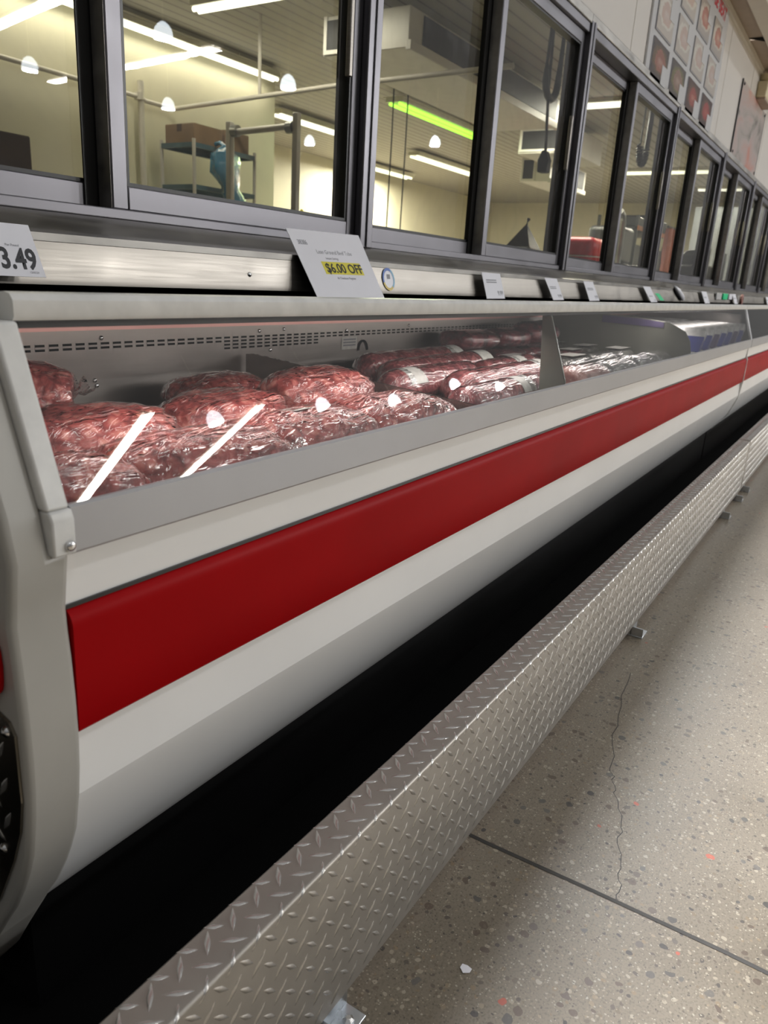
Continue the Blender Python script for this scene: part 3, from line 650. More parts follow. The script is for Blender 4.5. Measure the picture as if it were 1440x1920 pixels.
def tail(mb, c, d, L, w0, w1, seed, rise=0.02):
    """flared crumpled bag end"""
    c, d = Vector(c), Vector(d).normalized(); s = Vector((-d.y, d.x, 0)); n = 9; m = 16
    vs = []
    for i in range(n):
        t = i/(n-1); wd = w0 + (w1-w0)*t
        for k in range(m):
            u = k/(m-1)*2-1
            z = rise*t + 0.006*math.sin(u*7 + seed)*(0.3+t) + 0.006*noise.noise(Vector((u*3, t*4, seed)))
            vs.append(c + d*(L*t) + s*(u*wd) + Vector((0, 0, z)))
    mb.add(vs, [(i*m+k, i*m+k+1, (i+1)*m+k+1, (i+1)*m+k) for i in range(n-1) for k in range(m-1)])
def beef_bag(label, cx, cy, cz, hl, hw, hh, rot, seed, tails=(1,), sticker=False):
    t = thing('ground_beef_bag', label, 'bag of ground beef', (cx, cy, cz - hh*0.75), 'clear bags of ground beef')
    o = blob(cx, cy, cz, hl, hw, hh, rot, seed, amp=0.10, ridged=0.10).build('ground_beef', M['beef'], t); merge_poles(o)
    o = blob(cx, cy, cz, hl, hw, hh, rot, seed, amp=0.10, grow=1.025, ridged=0.10).build('clear_bag', M['film'], t); merge_poles(o)
    for sgn in tails:
        d = Vector((math.cos(rot)*sgn, math.sin(rot)*sgn, 0)); mb = MB()
        tail(mb, Vector((cx, cy, cz)) + d*hl*0.86, d, hl*0.36, hw*0.62, hw*0.95, seed)
        b = mb.build('bag_tail', M['filmflat'], t, smooth=True, angle=180)
    if sticker:
        mb = MB(); top = cz + hh*1.03
        mb.quad((cx-0.035, cy-0.012, top-.001), (cx+0.03, cy-0.008, top-.001), (cx+0.028, cy+0.022, top-0.004), (cx-0.037, cy+0.018, top-0.004))
        mb.build('sticker', M['label'], t)
    return t
BB = [
 ('front left beef bag with its upper corner tucked beside the end post', .475, .70, .697, .085, .062, .050, R(-12), 1, (), False),
 ('front beef bag second from the end post, under the two lamp streaks', .665, .700, .698, .135, .075, .054, R(-14), 2, (1,), False),
 ('front beef bag with a pale sticker on top', .905, .715, .697, .135, .075, .054, R(-10), 3, (-1,), True),
 ('front beef bag just left of the acrylic divider', 1.150, .715, .702, .125, .078, .050, R(-6), 4, (), False),
 ('beef bag lying on the right side of the smoky divider against the glass', 1.275, .71, .69, .06, .07, .042, R(0), 5, (), False),
 ('middle beef bag against the left end of the case', .665, .90, .700, .120, .085, .055, R(-20), 6, (), False),
 ('middle beef bag with a frilled plastic end behind the front bags', .925, .90, .702, .120, .085, .050, R(-15), 7, (-1,), False),
 ('tall middle beef bag in front of the divider', 1.185, .905, .718, .135, .085, .055, R(-4), 8, (-1,), False),
 ('rear beef bag partly hidden behind the frilled bag', 1.13, 1.12, .696, .12, .075, .046, R(0), 9, (), False),
 ('beef bag raised on the pile in the far left corner', .655, 1.08, .745, .085, .08, .055, R(-20), 10, (1,), False),
 ('beef bag beneath the raised one in the far left corner', .60, 1.12, .685, .11, .08, .035, R(-10), 11, (), False),
]
for b in BB: beef_bag(*b)

def beef_tube(label, xa, xb, y, z, r, seed, lab_at):
    t = thing('ground_beef_tube', label, 'tube of ground beef', ((xa+xb)/2, y, z-r), 'plastic tubes of ground beef')
    n = 24; prof = []
    for k in range(n+1):
        u = k/n; x = xa + (xb-xa)*u
        e = min(u, 1-u)*(xb-xa); rr_ = r*min(1, math.sqrt(max(0.02, 1-(1-min(1, e/0.05))**2)))
        prof.append((rr_*(1+0.03*math.sin(u*40+seed)), x-xa))
    o = MB().lathe((xa, y, z), prof, 24, 'x').build('beef', M['beefdark'], t, smooth=True, angle=180)
    o = MB().lathe((xa, y, z), [(a*1.02+0.0006, b) for a, b in prof], 24, 'x').build('film', M['shine'], t, smooth=True, angle=180)
    for u in lab_at:
        x0 = xa + (xb-xa)*u; mb = MB(); k = 14; vs = []
        for i in range(k):
            a = R(20 + 150*i/(k-1))
            for xx in (x0, x0+0.075): vs.append((xx, y + math.cos(a)*r*1.045*-1, z + math.sin(a)*r*1.045))
        mb.add(vs, [(2*i, 2*i+1, 2*i+3, 2*i+2) for i in range(k-1)])
        mb.build('paper_label', M['label'], t, smooth=True, angle=180)
for i, (xa, xb, y, z, r, la, lbl) in enumerate([
    (1.62, 2.16, 1.10, .708, .050, (.8,), 'rearmost beef tube, label at its right end, by the liner'),
    (1.58, 2.14, 1.00, .703, .050, (.84,), 'second beef tube from the back with a label near its right end'),
    (1.42, 1.86, .90, .705, .045, (.12,), 'short beef tube with a white label beside the divider'),
    (1.56, 2.20, .805, .700, .048, (.72,), 'beef tube third from the back running under the support fin'),
    (1.40, 1.84, .705, .695, .044, (.6,), 'front beef tube nearest the glass, label facing up'),
    (1.90, 2.30, .90, .700, .045, (.5,), 'beef tube behind the support fin')]):
    beef_tube(lbl, xa, xb, y, z, r, i, la)

def pack(name, label, cat, group, c, s, m, film, rz, seed, lab=None, tilt=0.0):
    t = thing(name, label, cat, (c[0], c[1], c[2]-s[2]), group)
    o = blob(c[0], c[1], c[2], s[0], s[1], s[2], rz, seed, nu=32, nv=18, amp=0.10, pw=0.42, fr=0.7, flat=1.0).build('meat', m, t); merge_poles(o)
    o2 = blob(c[0], c[1], c[2], s[0], s[1], s[2], rz, seed, nu=32, nv=18, amp=0.10, grow=1.03, pw=0.42, fr=0.7, flat=1.0).build('wrap', film, t); merge_poles(o2)
    if lab:
        z = c[2] + s[2]*1.09; a, b = lab
        l = MB().quad((c[0]-a, c[1]-b, z), (c[0]+a, c[1]-b, z), (c[0]+a, c[1]+b, z), (c[0]-a, c[1]+b, z)).build('label_sticker', M['label'], t)
    return t
bricks = [((2.30, 1.15, .695), 'lower', 'leftmost in the back row'), ((2.33, 1.15, .765), 'upper', 'leftmost in the back row'),
          ((2.58, 1.13, .695), 'lower', 'second in the back row'), ((2.62, 1.14, .765), 'upper', 'second in the back row'),
          ((2.85, 1.14, .695), 'lower', 'third in the back row'), ((2.80, 1.10, .778), 'upper', 'third in the back row, humped'),
          ((2.38, 1.00, .69), 'labelled', 'leftmost in the front row'), ((2.62, .97, .69), 'labelled', 'second in the front row'), ((2.88, .98, .69), 'labelled', 'third in the front row')]
for i, (c, lv, wh) in enumerate(bricks):
    pack('vacuum_beef_pack', '%s dark red vacuum beef pack, %s behind the tubes' % (lv, wh), 'vacuum-packed beef', 'dark red vacuum packs of beef',
         c, (.115, .065, .034 if i != 5 else .045), M['steak'], M['shine'], R(random.uniform(-8, 8)), i, (.06, .028) if i > 5 else None)
k = 0
for r_, (y, nm) in enumerate(((.70, 'row nearest the glass'), (.84, 'second row back'), (.98, 'third row back'), (1.13, 'row along the liner'))):
    for j in range(4):
        x = 2.18 + 0.27*j + 0.03*r_ + (1.0 if r_ == 3 else (0.0 if r_ < 2 else 0.72))*0
        if r_ >= 2: x = 3.06 - 0.0 if False else x
        if r_ >= 2 and j < 3: continue
        pink = (r_ == 0 and j == 0)
        m = M['pinkmeat'] if pink else M['greypack']
        c = (x, y, .70 - 0.004*r_)
        where = ('first', 'second', 'third', 'fourth')[j]
        pack('wrapped_meat_pack', '%s wrapped meat pack, %s, %s from the support fin' % ('pink' if pink else 'grey-green glossy', nm, where), 'wrapped meat pack', 'film-wrapped packs past the support fin',
             c, (.12, .062, .04), m, M['shine'], R(random.uniform(-12, 12)), 20+k, (.07, .03) if (j % 2 and r_) else None); k += 1

# leaning white and blue packs beyond the big divider
wn = ['first', 'second', 'third', 'fourth', 'fifth', 'sixth', 'seventh', 'eighth']
for rw, (y, side) in enumerate(((.76, 'glass side'), (1.06, 'liner side'))):
    for j in range(7):
        x = 3.42 + 0.185*j
        loc = Vector((x, y, .657))
        t = thing('leaning_meat_pack', '%s leaning white and blue meat pack past the divider, %s row' % (wn[j], side), 'meat pack', loc, 'leaning white and blue packs')
        rm = Matrix.Rotation(R(-36), 3, 'Y')
        def pl(u0, u1, v0, v1, h0, h1):
            return MB().box(x+u0, x+u1, y+v0, y+v1, .657+h0, .657+h1, rot=rm, piv=(x, y, .657))
        pl(0, .22, -.14, .14, .0, .045).build('tray', M['traywhite'], t, bevel=0.012, seg=3)
        pl(.05, .15, -.1425, .125, .022, .0475).build('blue_label', M['blue'] if j % 3 != 2 else M['purple'], t)
        pl(.06, .13, -.08, .05, .048, .0495).build('window_print', M['pinkmeat'] if j % 2 else M['traywhite'], t)

# ------------------------------------------------------------------ signs and tags on the ledge
def card(name, label, cat, TL, TR, BR, BL, th=0.0012, m=None, group=None, k=0.975):
    E0 = Vector((0, 0, H))
    TL, TR, BR, BL = (E0 + (Vector(p) - E0)*k for p in (TL, TR, BR, BL))
    n = (BR-BL).cross(TL-BL).normalized()
    t = thing(name, label, cat, (BL+BR)/2, group)
    vs = [BL, BR, TR, TL] + [p - n*th for p in (BL, BR, TR, TL)]
    MB().add(vs, [(0, 1, 2, 3), (7, 6, 5, 4), (0, 4, 5, 1), (1, 5, 6, 2), (2, 6, 7, 3), (3, 7, 4, 0)]).build('card', m or M['paper'], t)
    return t, BL, (BR-BL), (TL-BL)
# big offer sign
t, o, ux, uy = card('offer_sign', 'large white offer sign with yellow highlighted price leaning on the ledge', 'sign', (1.676, 1.405, 1.060), (2.022, 1.405, 1.066), (2.006, 1.285, .886), (1.674, 1.285, .8815), k=.955)
nx, ny = ux.normalized(), uy.normalized(); W, Hs = ux.length, uy.length
def at(u, v, lift=0.0): return o + nx*u*W + ny*v*Hs + nx.cross(ny)*lift
MB().quad(at(.27, .36, .0005), at(.84, .36, .0005), at(.84, .545, .0005), at(.27, .545, .0005)).build('yellow_band', M['yellow'], t)
text_mesh('offer_text', '$6.00 OFF', 0.040, M['ink'], t, at(.30, .385), nx, ny, bold=0.0006, lift=0.0012)
text_mesh('item_number', '38386', 0.020, M['greyink'], t, at(.07, .78), nx, ny, sx=0.8)
text_mesh('item_name', 'Lean Ground Beef Tube', 0.0175, M['greyink'], t, at(.27, .66), nx, ny, sx=.95)
text_mesh('small_print', 'Instant Savings', 0.010, M['greyink'], t, at(.36, .58), nx, ny)
text_mesh('foot_print', 'At Checkout Register', 0.010, M['greyink'], t, at(.40, .29), nx, ny)
# price card at the left
t, o, ux, uy = card('price_card', 'white price card reading 13.49 at the left end of the ledge', 'price card', (.60, 1.320, 1.002), (.8615, 1.320, 1.0005), (.868, 1.287, .9125), (.60, 1.287, .914))
nx, ny = ux.normalized(), uy.normalized()
text_mesh('price', '13.49', 0.050, M['ink'], t, o + nx*(.252) + ny*.014, nx, ny, bold=0.0013, align='RIGHT', sx=.80)
text_mesh('unit_note', 'Per Pound', 0.006, M['greyink'], t, o + nx*.2 + ny*.052, nx, ny)
text_mesh('date_note', '12/05/24', 0.005, M['greyink'], t, o + nx*.232 + ny*.006, nx, ny)
# small tags
tags = [(2.673, 2.840, 2.905, 2.736, 'crinkled price tag in a clear sleeve, first beyond the round sticker'), (3.315, 3.468, 3.590, 3.452, 'second price tag beyond the round sticker'),
        (3.845, 3.997, 4.143, 3.977, 'third price tag beyond the round sticker'), (4.99, 5.17, 5.41, 5.245, 'fourth price tag beyond the round sticker, beside the green tag'),
        (6.84, 7.06, 7.29, 7.08, 'fifth paper tag, past the slanted white handle tag'), (8.4, 8.6, 8.85, 8.65, 'sixth paper tag near the far end of the ledge'), (11.0, 11.3, 11.6, 11.3, 'last paper tag at the far end of the ledge')]
for a, b, c, d, lbl in tags:
    yt = 1.318; k = yt/1.29
    t, o, ux, uy = card('price_tag', lbl, 'price tag', (a*k, yt, .9875), (b*k, yt, .9875), (c, 1.287, .894), (d, 1.287, .892), group='price tags on the ledge')
    nx, ny = ux.normalized(), uy.normalized()
    text_mesh('tag_price', '9.99', 0.026, M['greyink'], t, o + nx*(ux.length*.94) + ny*.012, nx, ny, align='RIGHT', sx=1.1)
    mb = MB()
    for q in (0.06, 0.068): mb.quad(*(o + nx*uu*ux.length + ny*vv + nx.cross(ny)*.0006 for uu, vv in ((.15, q), (.7, q), (.7, q+.004), (.15, q+.004))))
    mb.build('tag_text', M['greyink'], t)
t, o, ux, uy = card('green_tag', 'small green shelf tag beside the fourth price tag', 'tag', (5.36, 1.300, .950), (5.47, 1.300, .950), (5.60, 1.286, .905), (5.48, 1.286, .905), m=M['green'])
sp = MB().tube([(5.90, 1.30, 1.005), (5.98, 1.292, .975), (6.10, 1.286, .935), (6.16, 1.282, .918)], [0.008, 0.022, 0.024, 0.012], 10).build('white_scoop', M['paper'], smooth=True, angle=180)
tag(sp, 'slanted white plastic scoop handle leaning on the ledge past the green tag', 'scoop')
wp = MB()
for k in range(3): wp.box(7.5+.28*k, 7.7+.28*k, 1.32, 1.37, .998, 1.03)
for k in range(3):
    c0 = 7.55+.33*k
    b_ = MB().box(c0, c0+.24, 1.283, 1.30, .925+.004*k, .985).build('small_carton', (M['traywhite'], M['green'], M['paper'])[k], bevel=0.004)
    tag(b_, ('pale small carton, first of three on the far ledge', 'green small carton, middle of three on the far ledge', 'white small carton, last of three on the far ledge')[k], 'carton', 'small cartons on the far ledge')
rl = MB().lathe((8.85, 1.275, .938), [(0.0, 0), (.05, -.002), (.055, -.012), (.05, -.026), (.028, -.028), (.02, -.012)], 18, 'y').build('tape_roll', M['pinkmeat'], smooth=True)
tag(rl, 'pinkish tape roll hanging from the far ledge', 'tape roll')
# round sticker
st = thing('round_sticker', 'round blue, yellow and green sticker on the ledge beside the offer sign', 'sticker', (2.035, 1.302, .942))
d0 = Vector((0, 0.015, 0.063)).normalized(); c0 = Vector((2.045, 1.3008, .9425)); nn = Vector((1, 0, 0)).cross(d0)
def disc(r0, r1, a0, a1, lift, n=36):
    mb = MB(); vs = []
    for k in range(n+1):
        a = R(a0 + (a1-a0)*k/n)
        for r in (r0, r1): vs.append(c0 + Vector((math.cos(a)*r*1.0, 0, 0)) + d0*math.sin(a)*r + nn*lift)
    return mb.add(vs, [(2*k, 2*k+1, 2*k+3, 2*k+2) for k in range(n)])
disc(0.0, .033, 0, 360, .0008).build('disc', M['paper'], st)
disc(.026, .034, 60, 200, .0013).build('blue_arc', mat('sticker_blue', (.02, .12, .5), .4), st)
disc(.026, .034, 200, 310, .0013).build('yellow_arc', mat('sticker_yellow', (.7, .5, .03), .4), st)
disc(.026, .034, -50, 60, .0013).build('light_blue_arc', mat('sticker_light_blue', (.15, .4, .6), .4), st)
def rect(u0, u1, v0, v1, lift): return MB().quad(*(c0 + Vector((u, 0, 0)) + d0*v + nn*lift for u, v in ((u0, v0), (u1, v0), (u1, v1), (u0, v1))))
rect(-.008, .009, .001, .015, .0014).build('printed_square', M['greyink'], st)
disc(0, .011, 0, 360, .0015).build('green_mark', M['green'], st).location += Vector((0.002, 0, -0.0135))

# ------------------------------------------------------------------ sign board of beef cuts, poster, lamp on upper wall
sb = thing('beef_sign_board', 'grey sign board with rows of steak pictures on the white wall', 'sign board', (5.86, 1.44, 2.16))
MB().box(4.87, 6.84, 1.437, 1.449, 2.156, 3.02).build('board', M['signgrey'], sb, bevel=0.002)
text_mesh('board_title', "CAN'T BE BEAT", 0.115, M['signred'], sb, (6.73, 1.4365, 2.905), (1, 0, 0), (0, 0, 1), bold=0.004, align='RIGHT', sx=1.05)
for r_ in range(3):
    for c in range(4):
        if r_ == 2 and c < 0: continue
        x = 4.955 + .4735*c; z = 2.163 + .243*r_
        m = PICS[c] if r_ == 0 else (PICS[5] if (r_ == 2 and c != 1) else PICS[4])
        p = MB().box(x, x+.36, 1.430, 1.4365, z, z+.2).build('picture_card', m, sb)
        if r_ == 0:
            MB().box(x+.235, x+.36, 1.4275, 1.4295, z+.002, z+.105).build('caption', M['signgrey'], p)
        else:
            MB().box(x+.245, x+.36, 1.4275, 1.4295, z+.105, z+.199).build('caption', M['signgrey'], p)
        MB().box(x-.006, x+.36, 1.4315, 1.437, z-.008, z).build('card_edge', M['greyink'], p)
        MB().box(x-.006, x, 1.4315, 1.437, z, z+.2).build('side_edge', M['greyink'], p)
po = thing('meat_poster', 'tall faded pinkish poster screwed to the white wall past the sign board', 'poster', (8.55, 1.44, 2.19))
MB().box(7.85, 9.32, 1.439, 1.447, 2.185, 2.775).build('sheet', POSTER, po)
MB().box(7.835, 7.85, 1.437, 1.447, 2.175, 2.78).build('edge', M['machine'], po); MB().box(7.85, 9.32, 1.437, 1.447, 2.175, 2.185).build('edge', M['machine'], po)
MB().box(9.32, 9.33, 1.437, 1.447, 2.175, 2.78).build('edge', M['machine'], po)
for x, z in ((7.9, 2.75), (9.27, 2.75), (7.9, 2.21), (9.27, 2.21)): screw('poster_screw', x, 1.439, z, .012, po, M['machine'])
el = thing('emergency_light', 'cream emergency light box on the wall under the soffit', 'emergency light', (9.0, 1.40, 2.8))
MB().box(8.62, 9.1, 1.36, 1.448, 2.79, 2.93).build('housing', M['lampcream'], el, bevel=.01)
MB().box(8.63, 9.09, 1.362, 1.44, 2.77, 2.79).build('lamp_shield', M['soffit'], el, bevel=.004)
for x in (8.72, 9.0): MB().lathe((x, 1.40, 2.93), [(.02, 0), (.06, .03), (.06, .07), (.0, .075)], 16).build('lamp_head', M['lampcream'], el, smooth=True)

# ------------------------------------------------------------------ cutting-room contents
def fixture(label, a, b, tube=None, group='fluorescent fixtures in the cutting room', wdt=0.11, light=40, col=(1, .95, .78), h=0.09, name='fluorescent_fixture'):
    a, b = Vector(a), Vector(b); d = (b-a).normalized(); s = Vector((-d.y, d.x, 0))
    t = thing(name, label, 'light fixture', (a+b)/2, group)
    def bx(w0, w1, z0, z1, e=0):
        mb = MB(); A, B = a - d*e, b + d*e
        mb.add([A+s*w0+Vector((0,0,z0)), B+s*w0+Vector((0,0,z0)), B+s*w1+Vector((0,0,z0)), A+s*w1+Vector((0,0,z0)), A+s*w0+Vector((0,0,z1)), B+s*w0+Vector((0,0,z1)), B+s*w1+Vector((0,0,z1)), A+s*w1+Vector((0,0,z1))],
               [(0,3,2,1),(4,5,6,7),(0,1,5,4),(1,2,6,5),(2,3,7,6),(3,0,4,7)]); return mb
    bx(-wdt/2, wdt/2, 0.0, h*0.5, 0.02).build('tray', M['fixture'], t, bevel=.005)
    bx(-wdt/2-.025, wdt/2+.025, h*0.5, h*0.62, 0.03).build('reflector', M['fixture'], t)
    if b.y > 1.5:
        for e_ in (a + (b-a)*.15, a + (b-a)*.85): MB().tube([e_ + Vector((0,0,h*.5)), Vector((e_.x, e_.y, 3.0295))], .01, 6).build('stem', M['fixture'], t)
    for q in (-1, 1):
        MB().tube([a + s*q*wdt*.27 - Vector((0,0,.018)), b + s*q*wdt*.27 - Vector((0,0,.018))], .019, 10).build('tube', tube or M['tube'], t, smooth=True)
    if light:
        la = bpy.data.lights.new('tube_light', 'AREA'); la.shape = 'RECTANGLE'; la.size = (b-a).length; la.size_y = wdt; la.energy = light; la.color = col
        lo = bpy.data.objects.new('tube_glow', la); C.objects.link(lo); lo.parent = t
        lo.location = (0, 0, -0.05); lo.rotation_euler = (0, 0, math.atan2(d.y, d.x))
    return t
fixture('long bright tube light at the top of the cream back wall', (3.2, 6.05, 2.93), (7.0, 6.05, 2.93), light=10)
fixture('tube light on the plank ceiling above the first window', (5.08, 3.7, 2.96), (5.08, 5.25, 2.96), light=12)
fixture('far tube light seen past the wall corner', (8.5, 7.3, 2.93), (10.2, 7.3, 2.93), light=26, wdt=.18)
fixture('vivid green tube light hanging in the second window', (8.25, 5.3, 2.90), (10.5, 5.3, 2.90), emission('green_tube', (.36, 1.0, .06), 2.2), light=40, col=(.8, 1, .5), wdt=.24)
fixture('tube light below the green one, farther back', (11.9, 7.2, 2.93), (14.3, 7.2, 2.93), M['tubewarm'], light=220, wdt=.22)
fixture('deepest tube light by the far cream wall', (12.6, 8.8, 2.93), (14.4, 8.8, 2.93), M['tubewarm'], light=200, wdt=.22)
fixture('crosswise white tube light in the third window', (9.4, 2.9, 2.99), (9.4, 4.25, 2.99), light=90, h=.06, wdt=.2)
fixture('crosswise tube light farther along the room', (14.6, 2.9, 2.98), (14.6, 4.4, 2.98), M['tubewarm'], light=220, h=.07, wdt=.2)
fixture('crosswise tube light near the grey partition', (17.0, 2.2, 2.98), (17.0, 3.6, 2.98), light=40, h=.07)
for t_, a in (('first', (4.85, 6.0, 2.99)),):
    pass
# pipes
pp = thing('wall_pipe', 'pale painted pipe running along the cream wall and out across the room', 'pipe', (5.2, 6.1, 2.38))
MB().tube([(2.5, 6.12, 2.40), (5.15, 6.12, 2.385), (5.2, 6.1, 2.385), (5.25, 6.1, 2.36), (5.55, 6.1, 2.36), (5.59, 6.06, 2.36), (5.6, 4.19, 2.43), (5.6, 2.6, 2.45)], .02, 10).build('run', M['pipe'], pp, smooth=True)
MB().tube([(5.22, 6.12, 0.6), (5.22, 6.12, 2.52)], .03, 10).build('standpipe', M['pipe'], pp, smooth=True)
MB().tube([(5.6, 5.02, 2.41), (5.6, 5.02, 3.03)], .016, 8).build('hanger', M['pipe'], pp, smooth=True)
MB().tube([(5.20, 6.12, 2.36), (5.20, 6.12, 2.42)], .045, 12).build('collar', M['pipe'], pp, smooth=True)
# wire rack
rk = thing('wire_rack', 'blue-green wire shelving rack with boxes on top', 'rack', (5.67, 5.7, 0))
for z in (2.0, 1.65, 1.2, .4):
    mb = MB()
    for y in (5.5, 5.92): mb.box(5.27, 6.07, y-.012, y+.012, z-.04, z)
    for x in (5.27, 6.07): mb.box(x-.012, x+.012, 5.5, 5.92, z-.04, z)
    for k in range(24): mb.box(5.27+.0335*k, 5.275+.0335*k, 5.5, 5.92, z-.012, z-.006)
    mb.build('wire_shelf', M['rackblue'], rk)
for x in (5.27, 6.07):
    for y in (5.5, 5.92): MB().tube([(x, y, 0), (x, y, 2.03)], .017, 8).build('leg', M['rackpost'], rk, smooth=True)
def carton(label, b, m=M['card']):
    t = thing('cardboard_box', label, 'box', ((b[0]+b[1])/2, (b[2]+b[3])/2, b[4]), 'cardboard boxes in the cutting room')
    MB().box(*b).build('carton', m, t, bevel=.004)
    MB().box(b[0]-.001, b[1]+.001, (b[2]+b[3])/2-.03, (b[2]+b[3])/2+.03, b[5]-.06, b[5]+.002).build('tape', M['carddark'], t)
    xm = (b[0]+b[1])/2
    mb = MB(); 
    mb.box(b[0]+.005, b[1]-.005, b[2]+.003, (b[2]+b[3])/2-.002, b[5], b[5]+.004); mb.box(b[0]+.005, b[1]-.005, (b[2]+b[3])/2+.002, b[3]-.003, b[5], b[5]+.004)
    mb.build('lid', m, t)
carton('cardboard box at the left on top of the wire rack', (5.30, 5.66, 5.53, 5.90, 2.0, 2.16))
carton('cardboard box at the right on top of the wire rack', (5.69, 6.02, 5.53, 5.90, 2.0, 2.17))
carton('tall dark cardboard box against the cream wall in the left pane', (2.65, 3.26, 4.9, 5.4, .9, 1.68), M['carddark'])
struct_t = thing('worktable', 'steel worktable under the tall dark box', 'table', (3.0, 5.1, 0))
MB().box(2.2, 3.6, 4.7, 5.6, .86, .9).build('table_top', M['machinesteel'], struct_t, bevel=.005)
for x in (2.25, 3.55):
    for y in (4.75, 5.55): MB().box(x-.025, x+.025, y-.025, y+.025, 0, .86).build('leg', M['machinesteel'], struct_t)
# blue bag hanging on the rack
bgm = MB(); vs = []; n_ = 22; prof_ = [(.02, 2.0), (.07, 1.97), (.15, 1.93), (.155, 1.86), (.165, 1.78), (.13, 1.71), (.10, 1.66), (.13, 1.58), (.16, 1.5), (.15, 1.42), (.03, 1.40)]
for i_, (r_, z_) in enumerate(prof_):
    for k_ in range(n_):
        a_ = 2*PI*k_/n_; d_ = 1 + .28*noise.noise(Vector((math.cos(a_)*2.2, math.sin(a_)*2.2, z_*9)))
        ox = 5.52 + (max(0, 1.78 - z_)*.55); r_ = r_*1.0
        vs.append((ox + r_*d_*math.cos(a_)*.95, 5.36 + r_*.62*d_*math.sin(a_), z_ + .012*math.sin(a_*3 + i_)))
bgm.add(vs, [(i_*n_+k_, i_*n_+(k_+1) % n_, (i_+1)*n_+(k_+1) % n_, (i_+1)*n_+k_) for i_ in range(len(prof_)-1) for k_ in range(n_)])
t = thing('blue_bag', 'crumpled blue plastic bag hanging at the front of the wire rack', 'plastic bag', (5.6, 5.36, 1.4))
bgm.build('bag_body', M['bluebag'], t, smooth=True, angle=60)
MB().tube([(5.52, 5.36, 1.99), (5.52, 5.42, 2.03), (5.52, 5.48, 2.02)], .02, 8).build('knotted_handle', M['bluebag'], t, smooth=True)
# rail frame
rf = thing('steel_rail_frame', 'grey steel goalpost frame in front of the wire rack', 'rail', (5.0, 4.45, 0))
MB().box(4.975, 5.025, 4.775, 4.825, 0, 2.08).build('post', M['rackpost'], rf, bevel=.005)
MB().box(4.975, 5.025, 4.075, 4.125, 0, 2.11).build('post', M['rackpost'], rf, bevel=.005)
MB().tube([(5.0, 4.78, 2.0), (5.0, 4.12, 2.02)], .025, 10).build('cross_bar', M['rackpost'], rf, smooth=True)
for y in (4.74, 4.16): MB().tube([(5.0, y-.03, 2.01), (5.0, y+.03, 2.01)], .045, 12).build('collar', M['machinesteel'], rf, smooth=True)
# evaporator units
def evaporator(label, x0, x1, y0, y1, z0, z1, face='front', nf=3):
    e = thing('evaporator_unit', label, 'evaporator', ((x0+x1)/2, (y0+y1)/2, z0), 'ceiling evaporators')
    MB().box(x0, x1, y0, y1, z0, z1).build('casing', M['evap'], e, bevel=.006)
    if face == 'front':
        MB().box(x0+.2, x1-.1, y0-.01, y0-.002, z0+.06, z1-.02).build('coil_face', M['coil'], e)
        MB().box(x0-.01, x1, y0-.03, y0+.02, z0-.02, z0+.05).build('drip_tray', M['evap'], e, bevel=.006)
        MB().box(x0-.008, x0-.001, y1-.22, y1-.04, z0+.04, z1-.03).build('side_grille', M['coil'], e)
        fm = MB(); fm.box(x0-.014, x0-.001, y1-.25, y1-.22, z0+.01, z1); fm.box(x0-.014, x0-.001, y1-.04, y1-.01, z0+.01, z1); fm.box(x0-.014, x0-.001, y1-.22, y1-.04, z0+.01, z0+.04); fm.build('grille_frame', M['evap'], e)
    else:
        MB().box(x0-.012, x0-.002, y0+.05, y1-.05, z0+.05, z1-.04).build('coil_face', M['coil'], e)
        mb = MB(); 
        for yy in (y0+.02, y1-.05): mb.box(x0-.02, x0-.002, yy, yy+.03, z0+.02, z1-.01)
        mb.box(x0-.02, x0-.002, y0+.05, y1-.05, z0+.02, z0+.05); mb.build('face_frame', M['evap'], e)
    for xx in (x0+.2, x1-.2): MB().tube([(xx, (y0+y1)/2, z1), (xx, (y0+y1)/2, 3.03)], .012, 6).build('hanger_rod', M['machinesteel'], e)
evaporator('long evaporator with a dark coil face under the ceiling in the second window', 5.5, 8.7, 3.44, 4.25, 2.62, 2.90)
evaporator('evaporator seen end-on behind the hanging pendant', 10.2, 11.4, 3.8, 4.55, 2.62, 2.93, 'end')
evaporator('evaporator near the deep cream wall beyond the pendant', 12.3, 14.0, 4.9, 5.4, 2.55, 2.9, 'front')
# hanging cords and pendant
for i, (px_, y) in enumerate(((742, 5.0), (762, 5.0))):
    x = (1.55 + .06*i)*5.0
    o = MB().tube([(x, y, 3.02), (x+.01, y, 2.4), (x, y, 1.35)], .009, 6).build('hanging_cord', M['cord'], smooth=True)
    tag(o, 'thin dark cord hanging in the second window, %s of the pair' % ('left' if i == 0 else 'right'), 'cord', 'hanging cords')
pd = thing('pendant_control', 'black pendant control hanging on a cord in the second window', 'pendant control', (6.13, 2.5, 1.7))
MB().tube([(6.02, 2.5, 2.9), (6.05, 2.5, 2.4), (6.13, 2.5, 1.97)], .012, 8).build('cord', M['cord'], pd, smooth=True)
MB().prism([(2.46, 1.81), (2.455, 1.90), (2.485, 1.97), (2.515, 1.97), (2.545, 1.90), (2.54, 1.81)], 6.085, 6.175).build('control_box', M['cord'], pd, bevel=.012)
loop = [(5.99, 2.5, 2.85), (5.97, 2.5, 2.55)] + [(6.10 + .13*math.cos(R(200+20*k)), 2.5, 2.48 + .15*math.sin(R(200+20*k))) for k in range(8)] + [(6.24, 2.5, 2.6), (6.25, 2.5, 2.9)]
o = MB().tube(loop, [.010, .012] + [.028]*8 + [.02, .012], 10).build('coiled_cable', M['cord'], smooth=True)
tag(o, 'thick black looped cable hanging near the pendant', 'cable')
